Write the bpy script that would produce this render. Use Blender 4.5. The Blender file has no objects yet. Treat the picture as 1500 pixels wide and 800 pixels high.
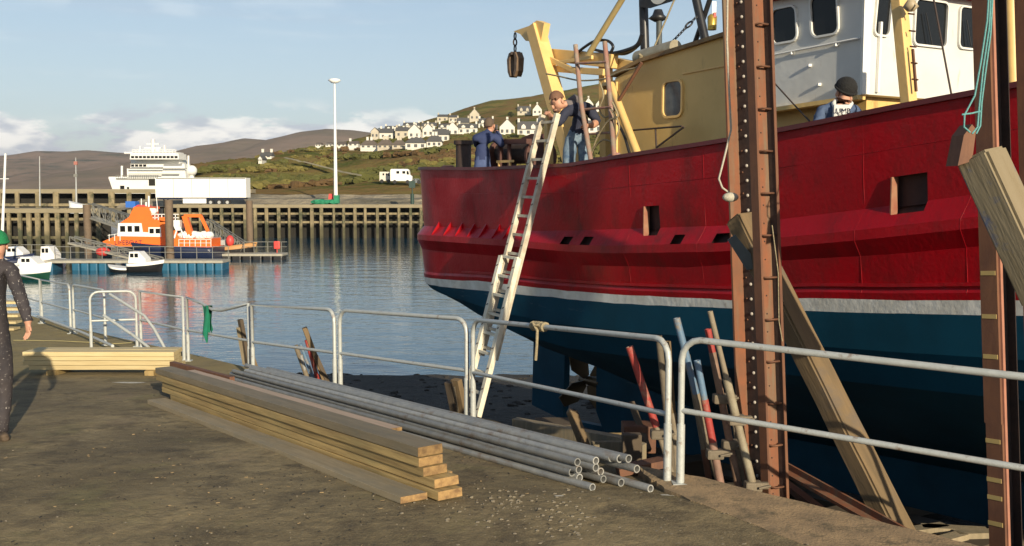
import bpy, bmesh, math, random
from mathutils import Vector, Matrix, noise
random.seed(7)
PI = math.pi
rad = math.radians
# ------------------------------------------------------------------ camera, sky, sun, exposure
scn = bpy.context.scene
FPX, PXC, PYC, HOR = 1458.0, 750.0, 400.0, 281.0      # photo pixels (1500x800)
pitch = math.atan((PYC - HOR) / FPX)
CAM = Vector((0, 0, 6.8))
cam_d = bpy.data.cameras.new("camera"); cam = bpy.data.objects.new("camera", cam_d)
scn.collection.objects.link(cam); scn.camera = cam
cam.location = CAM; cam.rotation_euler = (PI / 2 - pitch, 0, 0)
cam_d.sensor_width = 36; cam_d.lens = FPX / 1500 * 36; cam_d.clip_start = 0.05; cam_d.clip_end = 20000

SUN_DIR = Vector((0.385, -0.923, 0)).normalized()     # horizontal direction towards the sun
SUN_EL = rad(17.0)
w = bpy.data.worlds.new("World"); scn.world = w; w.use_nodes = True
nt = w.node_tree; N = nt.nodes; L = nt.links
for n_ in list(N): N.remove(n_)
wo = N.new('ShaderNodeOutputWorld'); bg = N.new('ShaderNodeBackground')
sky = N.new('ShaderNodeTexSky'); sky.sky_type = 'NISHITA'; sky.sun_disc = False
sky.sun_elevation = SUN_EL; sky.sun_rotation = math.atan2(SUN_DIR.x, SUN_DIR.y)
sky.air_density = 1.0; sky.dust_density = 0.6; sky.ozone_density = 1.6
bg.inputs[1].default_value = 0.088
tc = N.new('ShaderNodeTexCoord'); sep = N.new('ShaderNodeSeparateXYZ'); L.new(tc.outputs['Generated'], sep.inputs[0])
mp = N.new('ShaderNodeMapping'); mp.inputs['Scale'].default_value = (5.5, 5.5, 17.0); mp.inputs['Location'].default_value = (0.75, 0.3, 0.2)
L.new(tc.outputs['Generated'], mp.inputs[0])
n1 = N.new('ShaderNodeTexNoise'); n1.inputs['Scale'].default_value = 1.6; n1.inputs['Detail'].default_value = 9; n1.inputs['Roughness'].default_value = 0.58
L.new(mp.outputs[0], n1.inputs['Vector'])
def wmath(op, a, b=None, c=None, clamp=False):
    m = N.new('ShaderNodeMath'); m.operation = op; m.use_clamp = clamp
    for i, v in enumerate((a, b, c)):
        if v is None: continue
        if isinstance(v, (int, float)): m.inputs[i].default_value = v
        else: L.new(v, m.inputs[i])
    return m.outputs[0]
def wrange(v, a, b, c=0.0, d=1.0):
    m = N.new('ShaderNodeMapRange'); m.interpolation_type = 'SMOOTHSTEP'
    L.new(v, m.inputs[0]); m.inputs[1].default_value = a; m.inputs[2].default_value = b
    m.inputs[3].default_value = c; m.inputs[4].default_value = d
    return m.outputs[0]
low = wrange(sep.outputs[2], 0.055, 0.095, 1.0, 0.0)            # cumulus bank hugging the horizon
m_c = wrange(wmath('ADD', n1.outputs[0], wmath('MULTIPLY', low, 0.15)), 0.53, 0.605)
cum = wmath('MULTIPLY', m_c, low)
mp2 = N.new('ShaderNodeMapping'); mp2.inputs['Scale'].default_value = (1.6, 1.6, 26.0); L.new(tc.outputs['Generated'], mp2.inputs[0])
n2 = N.new('ShaderNodeTexNoise'); n2.inputs['Scale'].default_value = 1.5; n2.inputs['Detail'].default_value = 5; L.new(mp2.outputs[0], n2.inputs['Vector'])
cir = wmath('MULTIPLY', wrange(n2.outputs[0], 0.50, 0.72), 0.16)
alpha = wmath('MAXIMUM', wmath('MULTIPLY', cum, 0.85), cir, clamp=True)
n3 = N.new('ShaderNodeTexNoise'); n3.inputs['Scale'].default_value = 3.1; n3.inputs['Detail'].default_value = 4; L.new(mp.outputs[0], n3.inputs['Vector'])
ccol = N.new('ShaderNodeMixRGB'); L.new(wrange(n3.outputs[0], 0.42, 0.6), ccol.inputs[0])
ccol.inputs[1].default_value = (5.2, 5.5, 6.3, 1); ccol.inputs[2].default_value = (11.0, 10.5, 9.8, 1)
mixs = N.new('ShaderNodeMixRGB'); L.new(alpha, mixs.inputs[0])
veil = N.new('ShaderNodeMixRGB'); L.new(wrange(sep.outputs[2], 0.0, 0.40, 0.58, 0.10), veil.inputs[0]); L.new(sky.outputs[0], veil.inputs[1]); veil.inputs[2].default_value = (5.2, 6.1, 7.2, 1); L.new(veil.outputs[0], mixs.inputs[1]); L.new(ccol.outputs[0], mixs.inputs[2])
L.new(mixs.outputs[0], bg.inputs[0]); L.new(bg.outputs[0], wo.inputs[0])

sun_d = bpy.data.lights.new("sun", 'SUN'); sun = bpy.data.objects.new("sun", sun_d); scn.collection.objects.link(sun)
sun_d.energy = 5.0; sun_d.angle = rad(0.5); sun_d.color = (1.0, 0.86, 0.64)
sv = SUN_DIR * math.cos(SUN_EL) + Vector((0, 0, math.sin(SUN_EL)))
sun.rotation_euler = sv.to_track_quat('Z', 'Y').to_euler()
sun.location = (10, -20, 30)
scn.view_settings.view_transform = 'Standard'; scn.view_settings.look = 'None'
scn.view_settings.exposure = 0.38; scn.view_settings.gamma = 1.0; scn.view_settings.use_curve_mapping = False
scn.cycles.max_bounces = 6; scn.cycles.volume_bounces = 0
scn.cycles.use_denoising = True

# ------------------------------------------------------------------ pixel <-> world measuring helpers
_r = Vector((1, 0, 0)); _f = Vector((0, math.cos(pitch), -math.sin(pitch))); _u = Vector((0, math.sin(pitch), math.cos(pitch)))
def ray(px, py): return _f + _r * ((px - PXC) / FPX) + _u * ((PYC - py) / FPX)
def P(px, py, Y):
    d = ray(px, py); return CAM + d * (Y / d.y)
A2 = Vector((math.sin(rad(30.5)), -math.cos(rad(30.5))))       # along the trawler, stern -> bow
I2 = Vector((-A2.y, A2.x))                                     # inboard, away from the camera
S0 = Vector((3.0, 9.0))
def bx(s, off, z): q = S0 + A2 * s + I2 * off; return Vector((q.x, q.y, z))
def onb(px, py, off=0.0):                                      # pixel -> (s, z) on a plane parallel to the boat's side
    d = ray(px, py); o = S0 + I2 * off
    k = ((o.x) * I2.x + (o.y) * I2.y) / (d.x * I2.x + d.y * I2.y)
    q = CAM + d * k
    return ((q.x - o.x) * A2.x + (q.y - o.y) * A2.y, q.z)
def Pb(px, py, off=0.0):
    s, z = onb(px, py, off); return bx(s, off, z)
def lerp_tab(tab, x):
    if x <= tab[0][0]: return tab[0][1]
    for (a, b), (c, d) in zip(tab, tab[1:]):
        if x <= c:
            t = (x - a) / (c - a); t2 = t
            return b + (d - b) * t2
    return tab[-1][1]

# ------------------------------------------------------------------ materials
MATS = {}
def mat(name, col, rough=0.7, metal=0.0, var=0.0, vscale=6.0, col2=None, bump=0.0, bscale=30.0, spec=0.5,
        grain=None, stain=None, coat=0.0, contrast=(0.35, 0.65), coord='Object', bdist=0.02, rnd=0.0, rvar=0.0):
    if name in MATS: return MATS[name]
    m = bpy.data.materials.new(name); m.use_nodes = True; t = m.node_tree; n = t.nodes; l = t.links
    b = n['Principled BSDF']
    b.inputs['Roughness'].default_value = rough; b.inputs['Metallic'].default_value = metal
    b.inputs['Specular IOR Level'].default_value = spec; b.inputs['Coat Weight'].default_value = coat
    tcn = n.new('ShaderNodeTexCoord'); mpn = n.new('ShaderNodeMapping'); l.new(tcn.outputs[coord], mpn.inputs[0])
    if grain: mpn.inputs['Scale'].default_value = grain
    if rnd:
        oi = n.new('ShaderNodeObjectInfo'); vm_ = n.new('ShaderNodeVectorMath'); vm_.operation = 'SCALE'; vm_.inputs[0].default_value = (37, 53, 71); l.new(oi.outputs['Random'], vm_.inputs['Scale']); l.new(vm_.outputs[0], mpn.inputs['Location'])
    c1 = (*col, 1); c2 = (*(col2 or tuple(c * 0.6 for c in col)), 1)
    nz = n.new('ShaderNodeTexNoise'); nz.inputs['Scale'].default_value = vscale; nz.inputs['Detail'].default_value = 7; nz.inputs['Roughness'].default_value = 0.6
    l.new(mpn.outputs[0], nz.inputs['Vector'])
    mr = n.new('ShaderNodeMapRange'); l.new(nz.outputs[0], mr.inputs[0]); mr.inputs[1].default_value = contrast[0]; mr.inputs[2].default_value = contrast[1]
    mr.inputs[3].default_value = 0; mr.inputs[4].default_value = var if var else 0.0
    mx = n.new('ShaderNodeMixRGB'); l.new(mr.outputs[0], mx.inputs[0]); mx.inputs[1].default_value = c1; mx.inputs[2].default_value = c2
    out = mx.outputs[0]
    if stain:
        scol, sscale, lo, hi = stain[:4]
        n4 = n.new('ShaderNodeTexNoise'); n4.inputs['Scale'].default_value = sscale; n4.inputs['Detail'].default_value = 10; n4.inputs['Roughness'].default_value = 0.7
        mp4 = n.new('ShaderNodeMapping'); l.new(tcn.outputs[coord], mp4.inputs[0]); mp4.inputs['Location'].default_value = (3.1, 7.7, 1.3)
        if len(stain) > 4: mp4.inputs['Scale'].default_value = stain[4]
        l.new(mp4.outputs[0], n4.inputs['Vector'])
        m4 = n.new('ShaderNodeMapRange'); l.new(n4.outputs[0], m4.inputs[0]); m4.inputs[1].default_value = lo; m4.inputs[2].default_value = hi
        x4 = n.new('ShaderNodeMixRGB'); l.new(m4.outputs[0], x4.inputs[0]); l.new(out, x4.inputs[1]); x4.inputs[2].default_value = (*scol, 1)
        out = x4.outputs[0]
    if rnd:
        hs_ = n.new('ShaderNodeHueSaturation'); rr_ = n.new('ShaderNodeMapRange'); l.new(oi.outputs['Random'], rr_.inputs[0]); rr_.inputs[3].default_value = 1 - rnd; rr_.inputs[4].default_value = 1 + rnd * .6
        l.new(rr_.outputs[0], hs_.inputs['Value']); l.new(out, hs_.inputs['Color']); out = hs_.outputs[0]
    if rvar:
        rm_ = n.new('ShaderNodeMapRange'); l.new(nz.outputs[0], rm_.inputs[0]); rm_.inputs[1].default_value = .3; rm_.inputs[2].default_value = .7; rm_.inputs[3].default_value = rough - rvar; rm_.inputs[4].default_value = rough + rvar; l.new(rm_.outputs[0], b.inputs['Roughness'])
    l.new(out, b.inputs['Base Color'])
    if bump:
        nb = n.new('ShaderNodeTexNoise'); nb.inputs['Scale'].default_value = bscale; nb.inputs['Detail'].default_value = 6
        l.new(mpn.outputs[0], nb.inputs['Vector'])
        bm_ = n.new('ShaderNodeBump'); bm_.inputs['Strength'].default_value = bump; bm_.inputs['Distance'].default_value = bdist
        l.new(nb.outputs[0], bm_.inputs['Height']); l.new(bm_.outputs[0], b.inputs['Normal'])
    MATS[name] = m
    return m

# ------------------------------------------------------------------ mesh builder
COL = scn.collection
class MB:
    def __init__(s): s.v = []; s.f = []; s.m = []; s.sm = []
    def add(s, vs, fs, mi=0, smooth=False):
        o = len(s.v); s.v += [Vector(v) for v in vs]
        for f in fs: s.f.append([i + o for i in f]); s.m.append(mi); s.sm.append(smooth)
        return s
    def box(s, c, size, ax=None, mi=0, bev=0.0):
        c = Vector(c); hx, hy, hz = (q / 2 for q in size)
        ax = ax or (Vector((1, 0, 0)), Vector((0, 1, 0)), Vector((0, 0, 1)))
        ex, ey, ez = ax
        if bev <= 0:
            vs = [c + ex * (a * hx) + ey * (b * hy) + ez * (d * hz) for d in (-1, 1) for a, b in ((-1, -1), (1, -1), (1, 1), (-1, 1))]
            s.add(vs, [(3, 2, 1, 0), (4, 5, 6, 7), (0, 1, 5, 4), (1, 2, 6, 5), (2, 3, 7, 6), (3, 0, 4, 7)], mi)
        else:
            bm = bmesh.new(); bmesh.ops.create_cube(bm, size=1)
            for v in bm.verts: v.co = Vector((v.co.x * size[0], v.co.y * size[1], v.co.z * size[2]))
            bmesh.ops.bevel(bm, geom=list(bm.edges), offset=min(bev, min(size) * 0.45), segments=2, affect='EDGES', profile=0.6)
            bm.verts.index_update()
            s.add([c + ex * v.co.x + ey * v.co.y + ez * v.co.z for v in bm.verts], [[v.index for v in f.verts] for f in bm.faces], mi)
            bm.free()
        return s
    def beam(s, p, q, wd, ht, up=(0, 0, 1), mi=0, bev=0.0):
        p = Vector(p); q = Vector(q); ez = (q - p); ln = ez.length; ez = ez / ln
        upv = Vector(up); ex = upv.cross(ez)
        if ex.length < 1e-4: ex = Vector((1, 0, 0)).cross(ez)
        ex.normalize(); ey = ez.cross(ex)
        return s.box((p + q) / 2, (wd, ht, ln), (ex, ey, ez), mi, bev)
    def tube(s, pts, r, seg=8, mi=0, cap=True, closed=False, inner=None):
        pts = [Vector(p) for p in pts]; n = len(pts)
        rs = r if isinstance(r, (list, tuple)) else [r] * n
        rings = []; prev = None
        for i, p in enumerate(pts):
            if closed: t = pts[(i + 1) % n] - pts[i - 1]
            elif i == 0: t = pts[1] - pts[0]
            elif i == n - 1: t = pts[-1] - pts[-2]
            else: t = (pts[i + 1] - pts[i]).normalized() + (pts[i] - pts[i - 1]).normalized()
            if t.length < 1e-9: t = Vector((0, 0, 1))
            t.normalize()
            if prev is None:
                x = t.cross(Vector((0, 0, 1)))
                if x.length < 1e-3: x = t.cross(Vector((1, 0, 0)))
            else: x = prev - t * prev.dot(t)
            x.normalize(); prev = x; y = t.cross(x)
            rings.append([p + (x * math.cos(2 * PI * k / seg) + y * math.sin(2 * PI * k / seg)) * rs[i] for k in range(seg)])
        vs = [v for rg in rings for v in rg]; fs = []
        for i in range(n - 1 + (1 if closed else 0)):
            j = (i + 1) % n
            for k in range(seg):
                k2 = (k + 1) % seg
                fs.append((i * seg + k, i * seg + k2, j * seg + k2, j * seg + k))
        s.add(vs, fs, mi, True)
        if cap and not closed:
            if inner:                                     # open pipe end: ring face and a dark bore
                for e, ring in ((0, rings[0]), (1, rings[-1])):
                    c = pts[0] if e == 0 else pts[-1]; d = (pts[1] - pts[0]).normalized() if e == 0 else (pts[-2] - pts[-1]).normalized()
                    r1 = [c + (v - c) * inner for v in ring]; r2 = [v + d * 0.18 for v in r1]
                    vs = list(ring) + r1 + r2
                    fs = [(k, seg + k, seg + (k + 1) % seg, (k + 1) % seg) for k in range(seg)]
                    fs += [(seg + k, 2 * seg + k, 2 * seg + (k + 1) % seg, seg + (k + 1) % seg) for k in range(seg)]
                    fs += [[2 * seg + k for k in range(seg)]]
                    s.add(vs, fs, mi)
            else:
                s.add(list(rings[0]), [list(range(seg - 1, -1, -1))], mi); s.add(list(rings[-1]), [list(range(seg))], mi)
        return s
    def ball(s, c, r, seg=10, rings=7, mi=0, sc=(1, 1, 1), jit=0.0):
        vs = []; c = Vector(c)
        for i in range(1, rings):
            th = PI * i / rings
            for k in range(seg):
                ph = 2 * PI * k / seg; j = 1 + random.uniform(-jit, jit)
                vs.append(c + Vector((math.sin(th) * math.cos(ph) * sc[0], math.sin(th) * math.sin(ph) * sc[1], math.cos(th) * sc[2])) * r * j)
        vs += [c + Vector((0, 0, r * sc[2])), c - Vector((0, 0, r * sc[2]))]; nt_ = len(vs) - 2
        fs = [(i * seg + k, (i + 1) * seg + k, (i + 1) * seg + (k + 1) % seg, i * seg + (k + 1) % seg) for i in range(rings - 2) for k in range(seg)]
        fs += [(nt_, k, (k + 1) % seg) for k in range(seg)] + [((rings - 2) * seg + (k + 1) % seg, (rings - 2) * seg + k, nt_ + 1) for k in range(seg)]
        return s.add(vs, fs, mi, jit == 0)
    def prism(s, poly, d, mi=0):                          # planar polygon (list of Vectors) pushed along d
        n = len(poly); d = Vector(d); poly = [Vector(p) for p in poly]
        return s.add(poly + [p + d for p in poly], [list(range(n - 1, -1, -1)), list(range(n, 2 * n))] + [(i, (i + 1) % n, n + (i + 1) % n, n + i) for i in range(n)], mi)
    def build(s, name, mats, parent=None, fixn=True):
        me = bpy.data.meshes.new(name); o = bpy.data.objects.new(name, me); COL.objects.link(o)
        org = Vector(parent_world(parent)) if parent else Vector((0, 0, 0))
        me.from_pydata([v - org for v in s.v], [], s.f)
        for mm in (mats if isinstance(mats, (list, tuple)) else [mats]): me.materials.append(mm)
        for p, mi, sm in zip(me.polygons, s.m, s.sm): p.material_index = mi; p.use_smooth = sm
        if fixn:
            b = bmesh.new(); b.from_mesh(me); bmesh.ops.recalc_face_normals(b, faces=b.faces); b.to_mesh(me); b.free()
        if parent: o.parent = parent
        return o
def parent_world(p):
    v = Vector((0, 0, 0))
    while p is not None: v = v + p.location; p = p.parent
    return v
def root(name, loc, label, cat, group=None):
    o = bpy.data.objects.new(name, None); COL.objects.link(o); o.location = loc; o.empty_display_size = 0.2
    return tag(o, label, cat, group)
def tag(o, label, cat, group=None):
    o['label'] = label; o['category'] = cat
    if group: o['group'] = group
    return o
def single(mb, name, m, label, cat, group=None):          # a thing that is one mesh, origin at its base
    lo = Vector((sum(v.x for v in mb.v) / len(mb.v), sum(v.y for v in mb.v) / len(mb.v), min(v.z for v in mb.v)))
    mb.v = [v - lo for v in mb.v]; o = mb.build(name, m); o.location = lo
    return tag(o, label, cat, group)
def kind(o, k): o['kind'] = k; return o

# ---- palette
M_red = mat('hull_red_paint', (0.40, 0.0025, 0.009), 0.40, spec=0.22, rvar=0.14, var=0.75, vscale=1.3, col2=(0.27, 0.005, 0.009), bump=0.4, bscale=22, bdist=0.008,
            stain=((0.085, 0.012, 0.010), 1.6, 0.50, 0.78, (1.6, 1.6, 0.7)))
M_blue = mat('antifoul_blue', (0.003, 0.066, 0.115), 0.65, spec=0.2, var=0.5, vscale=1.2, col2=(0.002, 0.027, 0.045), bump=0.2, bscale=22, bdist=0.006,
             stain=((0.20, 0.24, 0.25), 2.2, 0.64, 0.80, (0.30, 0.30, 2.6)))
M_white = mat('boot_top_white', (0.80, 0.80, 0.74), 0.55, var=0.7, vscale=5, col2=(0.56, 0.54, 0.46), bump=0.25, bscale=15, stain=((0.22, 0.14, 0.09), 3, 0.60, 0.76))
M_dark = mat('hull_inside_dark', (0.018, 0.013, 0.012), 0.8, var=0.3)
M_yel = mat('trawler_yellow', (0.70, 0.48, 0.17), 0.5, var=0.55, vscale=1.6, col2=(0.56, 0.37, 0.12), bump=0.15, bscale=12,
            stain=((0.17, 0.075, 0.03), 2.6, 0.58, 0.80, (2, 2, 0.6)))
M_yel2 = mat('gantry_yellow', (0.74, 0.50, 0.19), 0.5, var=0.45, vscale=5, col2=(0.58, 0.36, 0.12), bump=0.1, bscale=20, stain=((0.18, 0.07, 0.03), 9, 0.68, 0.78))
M_wheel = mat('wheelhouse_white', (0.64, 0.64, 0.60), 0.45, var=0.4, vscale=2, col2=(0.50, 0.50, 0.46), bump=0.2, bscale=8, stain=((0.30, 0.20, 0.12), 4, 0.62, 0.80, (2.5, 2.5, 0.45)))
M_glass = mat('dark_window_glass', (0.010, 0.011, 0.012), 0.12, spec=0.25)
M_rim = mat('window_rim', (0.70, 0.70, 0.66), 0.5, var=0.2)
M_rust = mat('rusty_steel', (0.15, 0.065, 0.033), 0.75, var=0.7, vscale=7, col2=(0.10, 0.045, 0.028), bump=0.2, bscale=60, bdist=0.004, stain=((0.21, 0.095, 0.045), 3.0, 0.50, 0.75, (2, 2, 0.3)))
M_orange = mat('weathered_orange_steel', (0.22, 0.078, 0.034), 0.75, var=1.0, vscale=6, col2=(0.16, 0.07, 0.036), bump=0.2, bscale=60, bdist=0.004, stain=((0.16, 0.12, 0.075), 3.0, 0.46, 0.68, (4, 4, 0.35)))
M_web = mat('dark_steel_web', (0.035, 0.025, 0.022), 0.75, var=0.6, vscale=10, col2=(0.07, 0.04, 0.03), bump=0.2)
M_bolt = mat('worn_bolt', (0.42, 0.38, 0.33), 0.5, var=0.4, vscale=30)
M_beam = mat('weathered_beam', (0.185, 0.125, 0.062), 0.85, var=0.95, vscale=1.3, col2=(0.12, 0.085, 0.045), bump=0.22, bscale=6, grain=(9, 9, 1.2),
             stain=((0.10, 0.09, 0.08), 1.4, 0.55, 0.75))
M_plank = mat('treated_timber', (0.47, 0.335, 0.135), 0.75, rnd=0.3, var=0.9, vscale=1.5, col2=(0.25, 0.17, 0.07), bump=0.2, bscale=5, grain=(14, 14, 1.0), stain=((0.26, 0.22, 0.10), 1.2, 0.5, 0.75, (5, 5, 0.6)))
M_plankg = mat('grey_weathered_plank', (0.31, 0.25, 0.16), 0.8, rnd=0.25, var=0.9, vscale=1.5, col2=(0.22, 0.18, 0.11), bump=0.2, bscale=5, grain=(14, 14, 1.0), stain=((0.20, 0.18, 0.13), 2.4, 0.5, 0.7, (3, 3, 0.8)))
M_pale = mat('fresh_pale_plank', (0.56, 0.46, 0.25), 0.7, rnd=0.2, var=0.7, vscale=1.5, col2=(0.46, 0.35, 0.17), bump=0.3, bscale=5, grain=(14, 14, 1.0))
M_galv = mat('galvanised_tube', (0.38, 0.375, 0.345), 0.55, metal=0.3, rnd=0.3, var=0.8, vscale=7, col2=(0.25, 0.26, 0.26), bump=0.12, bscale=30, stain=((0.22, 0.15, 0.10), 5, 0.56, 0.74))
M_rail = mat('fence_grey_paint', (0.46, 0.48, 0.46), 0.45, metal=0.15, var=0.55, vscale=16, col2=(0.36, 0.38, 0.36), bump=0.12, bscale=60, stain=((0.20, 0.12, 0.07), 9, 0.58, 0.70))
M_prop = mat('scaffold_prop', (0.20, 0.165, 0.115), 0.8, rnd=0.3, var=0.9, vscale=9, col2=(0.15, 0.12, 0.08), bump=0.3, bscale=40, stain=((0.30, 0.27, 0.22), 7, 0.6, 0.7))
M_pred = mat('prop_red', (0.34, 0.035, 0.03), 0.65, var=0.9, vscale=9, col2=(0.24, 0.04, 0.03), bump=0.2, stain=((0.26, 0.16, 0.11), 8, 0.52, 0.66))
M_pblue = mat('prop_blue', (0.09, 0.17, 0.26), 0.6, var=0.6, vscale=9, col2=(0.12, 0.18, 0.26), bump=0.2, stain=((0.24, 0.19, 0.13), 8, 0.5, 0.66))
M_alu = mat('ladder_aluminium', (0.78, 0.73, 0.58), 0.55, metal=0.0, var=0.6, vscale=6, col2=(0.46, 0.42, 0.33), bump=0.1)
M_rope = mat('rope_tan', (0.36, 0.30, 0.18), 0.9, var=0.6, vscale=60, col2=(0.2, 0.16, 0.10), bump=0.6, bscale=120)
M_ropew = mat('rope_pale', (0.50, 0.47, 0.38), 0.85, var=0.5, vscale=60, bump=0.4, bscale=150)
M_teal = mat('rope_teal', (0.09, 0.30, 0.30), 0.8, var=0.6, vscale=50, col2=(0.17, 0.34, 0.33), bump=0.4, bscale=150)
M_black = mat('black_paint', (0.012, 0.012, 0.014), 0.4, var=0.4, vscale=8, col2=(0.03, 0.028, 0.026))
M_endg = mat('sawn_end_grain', (0.36, 0.225, 0.09), 0.9, rnd=0.35, var=1.0, vscale=16, col2=(0.17, 0.10, 0.045), bump=0.3, bscale=60)
M_conc = mat('concrete', (0.30, 0.255, 0.18), 0.9, var=0.6, vscale=5, col2=(0.20, 0.165, 0.115), bump=0.5, bscale=45, stain=((0.12, 0.11, 0.07), 3, 0.54, 0.7))
M_kerb = mat('kerb_concrete', (0.36, 0.25, 0.135), 0.95, var=0.9, vscale=4, col2=(0.20, 0.145, 0.085), bump=0.6, bscale=55, bdist=0.010, stain=((0.12, 0.095, 0.055), 7, 0.50, 0.66))
# ================================================================== SETTING
ZQ = [(-60, 4.66), (6.8, 4.63), (7.6, 4.58), (8.65, 4.505), (10.2, 4.395), (12.6, 4.225), (14.9, 4.04), (17, 3.92), (22, 3.68), (24.7, 3.55), (60, 2.9)]
def zq(Y): return lerp_tab(ZQ, Y)
EDGE = [(-8, 60.0), (-1, 10.5), (1.6, 6.95), (6.1, 2.5), (7.35, 1.34), (7.6, 1.15), (10.45, -0.22), (12.8, -1.95), (15.1, -3.70), (17.25, -5.35), (22.3, -9.55), (26.4, -12.9)]
def edge(Y): return lerp_tab(EDGE, Y)
def zslip(X, Y):
    z = lerp_tab([(-30, 4.2), (4, 3.6), (8, 3.25), (18, 2.35), (22, 1.95), (30, 0.85), (36, 0.05), (44, -1.0), (60, -3)], Y)
    return z + 0.10 * noise.noise(Vector((X * 0.35, Y * 0.35, 0))) + 0.05 * noise.noise(Vector((X * 1.7, Y * 1.7, 4)))
def mat_ground():
    m = bpy.data.materials.new('quay_asphalt'); m.use_nodes = True; t = m.node_tree; n = t.nodes; l = t.links; b = n['Principled BSDF']
    tcn = n.new('ShaderNodeTexCoord')
    def nz(sc, det=8, ro=0.6, loc=(0, 0, 0), scl=(1, 1, 1)):
        mp = n.new('ShaderNodeMapping'); mp.inputs['Location'].default_value = loc; mp.inputs['Scale'].default_value = scl; l.new(tcn.outputs['Object'], mp.inputs[0])
        q = n.new('ShaderNodeTexNoise'); q.inputs['Scale'].default_value = sc; q.inputs['Detail'].default_value = det; q.inputs['Roughness'].default_value = ro
        l.new(mp.outputs[0], q.inputs['Vector']); return q.outputs[0]
    def rng(v, a, c, d0=0.0, d1=1.0):
        q = n.new('ShaderNodeMapRange'); l.new(v, q.inputs[0]); q.inputs[1].default_value = a; q.inputs[2].default_value = c; q.inputs[3].default_value = d0; q.inputs[4].default_value = d1; return q.outputs[0]
    def mix(f, c1, c2):
        q = n.new('ShaderNodeMixRGB'); l.new(f, q.inputs[0])
        for i, c in ((1, c1), (2, c2)):
            if isinstance(c, tuple): q.inputs[i].default_value = (*c, 1)
            else: l.new(c, q.inputs[i])
        return q.outputs[0]
    base = mix(rng(nz(0.55), 0.38, 0.64), (0.30, 0.235, 0.128), (0.155, 0.121, 0.066))
    base = mix(rng(nz(2.6, 9, 0.7, (4, 1, 0)), 0.48, 0.62, 0, 0.8), base, (0.085, 0.066, 0.042))
    base = mix(rng(nz(1.1, 6, 0.6, (9, 3, 0)), 0.60, 0.72, 0, 0.5), base, (0.20, 0.135, 0.10))
    base = mix(rng(nz(0.8, 9, 0.75, (2, 8, 0), (1.0, 2.6, 1)), 0.60, 0.66, 0, 0.8), base, (0.030, 0.026, 0.022))
    base = mix(rng(nz(0.42, 5, 0.65, (6.3, 2.2, 0)), 0.52, 0.62, 0, 0.6), base, (0.075, 0.060, 0.040))
    base = mix(rng(nz(60, 3, 0.6), 0.50, 0.75, 0, 0.55), base, (0.30, 0.25, 0.15))
    base = mix(rng(nz(9, 8, 0.75, (1, 2, 3)), 0.42, 0.62, 0, 0.40), base, (0.10, 0.078, 0.046))
    base = mix(rng(nz(0.9, 7, 0.7, (7, 5, 0)), 0.56, 0.66, 0, 0.45), base, (0.20, 0.18, 0.078))
    base = mix(rng(nz(140, 2, 0.5), 0.56, 0.70, 0, 0.4), base, (0.34, 0.28, 0.17))
    # pale moss / concrete dust patches further down the slope
    sp = n.new('ShaderNodeSeparateXYZ'); l.new(tcn.outputs['Object'], sp.inputs[0])
    far = rng(sp.outputs[1], 14.2, 15.6)
    fm = n.new('ShaderNodeMath'); fm.operation = 'MULTIPLY'; l.new(far, fm.inputs[0]); l.new(rng(nz(1.3, 8), 0.30, 0.60, 0.45, 1.0), fm.inputs[1])
    base = mix(fm.outputs[0], base, (0.27, 0.215, 0.10))
    # small pale stones and white droppings
    vo = n.new('ShaderNodeTexVoronoi'); vo.inputs['Scale'].default_value = 9.0; l.new(tcn.outputs['Object'], vo.inputs['Vector'])
    vm = n.new('ShaderNodeMath'); vm.operation = 'MULTIPLY'; l.new(rng(vo.outputs['Distance'], 0.02, 0.04, 0.2, 0.0), vm.inputs[0]); l.new(rng(nz(3.3, 4), 0.52, 0.62), vm.inputs[1])
    base = mix(vm.outputs[0], base, (0.34, 0.31, 0.25))
    l.new(base, b.inputs['Base Color']); b.inputs['Roughness'].default_value = 0.93; b.inputs['Specular IOR Level'].default_value = 0.25
    bp = n.new('ShaderNodeBump'); bp.inputs['Strength'].default_value = 0.9; bp.inputs['Distance'].default_value = 0.012; l.new(nz(55, 5, 0.7), bp.inputs['Height'])
    bp2 = n.new('ShaderNodeBump'); bp2.inputs['Strength'].default_value = 0.7; bp2.inputs['Distance'].default_value = 0.05; l.new(nz(4, 6, 0.6), bp2.inputs['Height']); l.new(bp.outputs[0], bp2.inputs['Normal'])
    l.new(bp2.outputs[0], b.inputs['Normal'])
    return m
M_ground = mat_ground()
ys = [-60, -30, -10, -4, -2, -1, 0, 1, 1.6] + [2 + 0.3 * i for i in range(1, 77)] + [25.4, 26, 26.4]
mb = MB(); rows = []
for Y in ys:
    e = edge(Y); xs = [-80, -30] + [-16 + (e - 0.0 + 16) * k / 46 for k in range(47)]
    rows.append([(x, Y, zq(Y) + (0.012 * noise.noise(Vector((x * 1.3, Y * 1.3, 0))) + 0.02 * noise.noise(Vector((x * 0.4, Y * 0.4, 5))) if abs(x - e) > 0.5 and Y > -1 else 0)) for x in xs])
nc = len(rows[0]); vs = [v for r_ in rows for v in r_]
mb.add(vs, [(i * nc + k, i * nc + k + 1, (i + 1) * nc + k + 1, (i + 1) * nc + k) for i in range(len(rows) - 1) for k in range(nc - 1)], 0, True)
kind(mb.build('quay_ground', M_ground), 'structure')
mb = MB(); ep = [(edge(Y), Y) for Y in ys] + [(-80, 26.4)]
for (x0, y0), (x1, y1) in zip(ep, ep[1:]):
    a, b = Vector((x0, y0, 0)), Vector((x1, y1, 0))
    mb.add([(x0, y0, zq(y0) + 0.0), (x1, y1, zq(y1) + 0.0), (x1, y1, -3), (x0, y0, -3)], [(0, 1, 2, 3)])
kind(mb.build('quay_wall', M_conc), 'structure')
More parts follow.
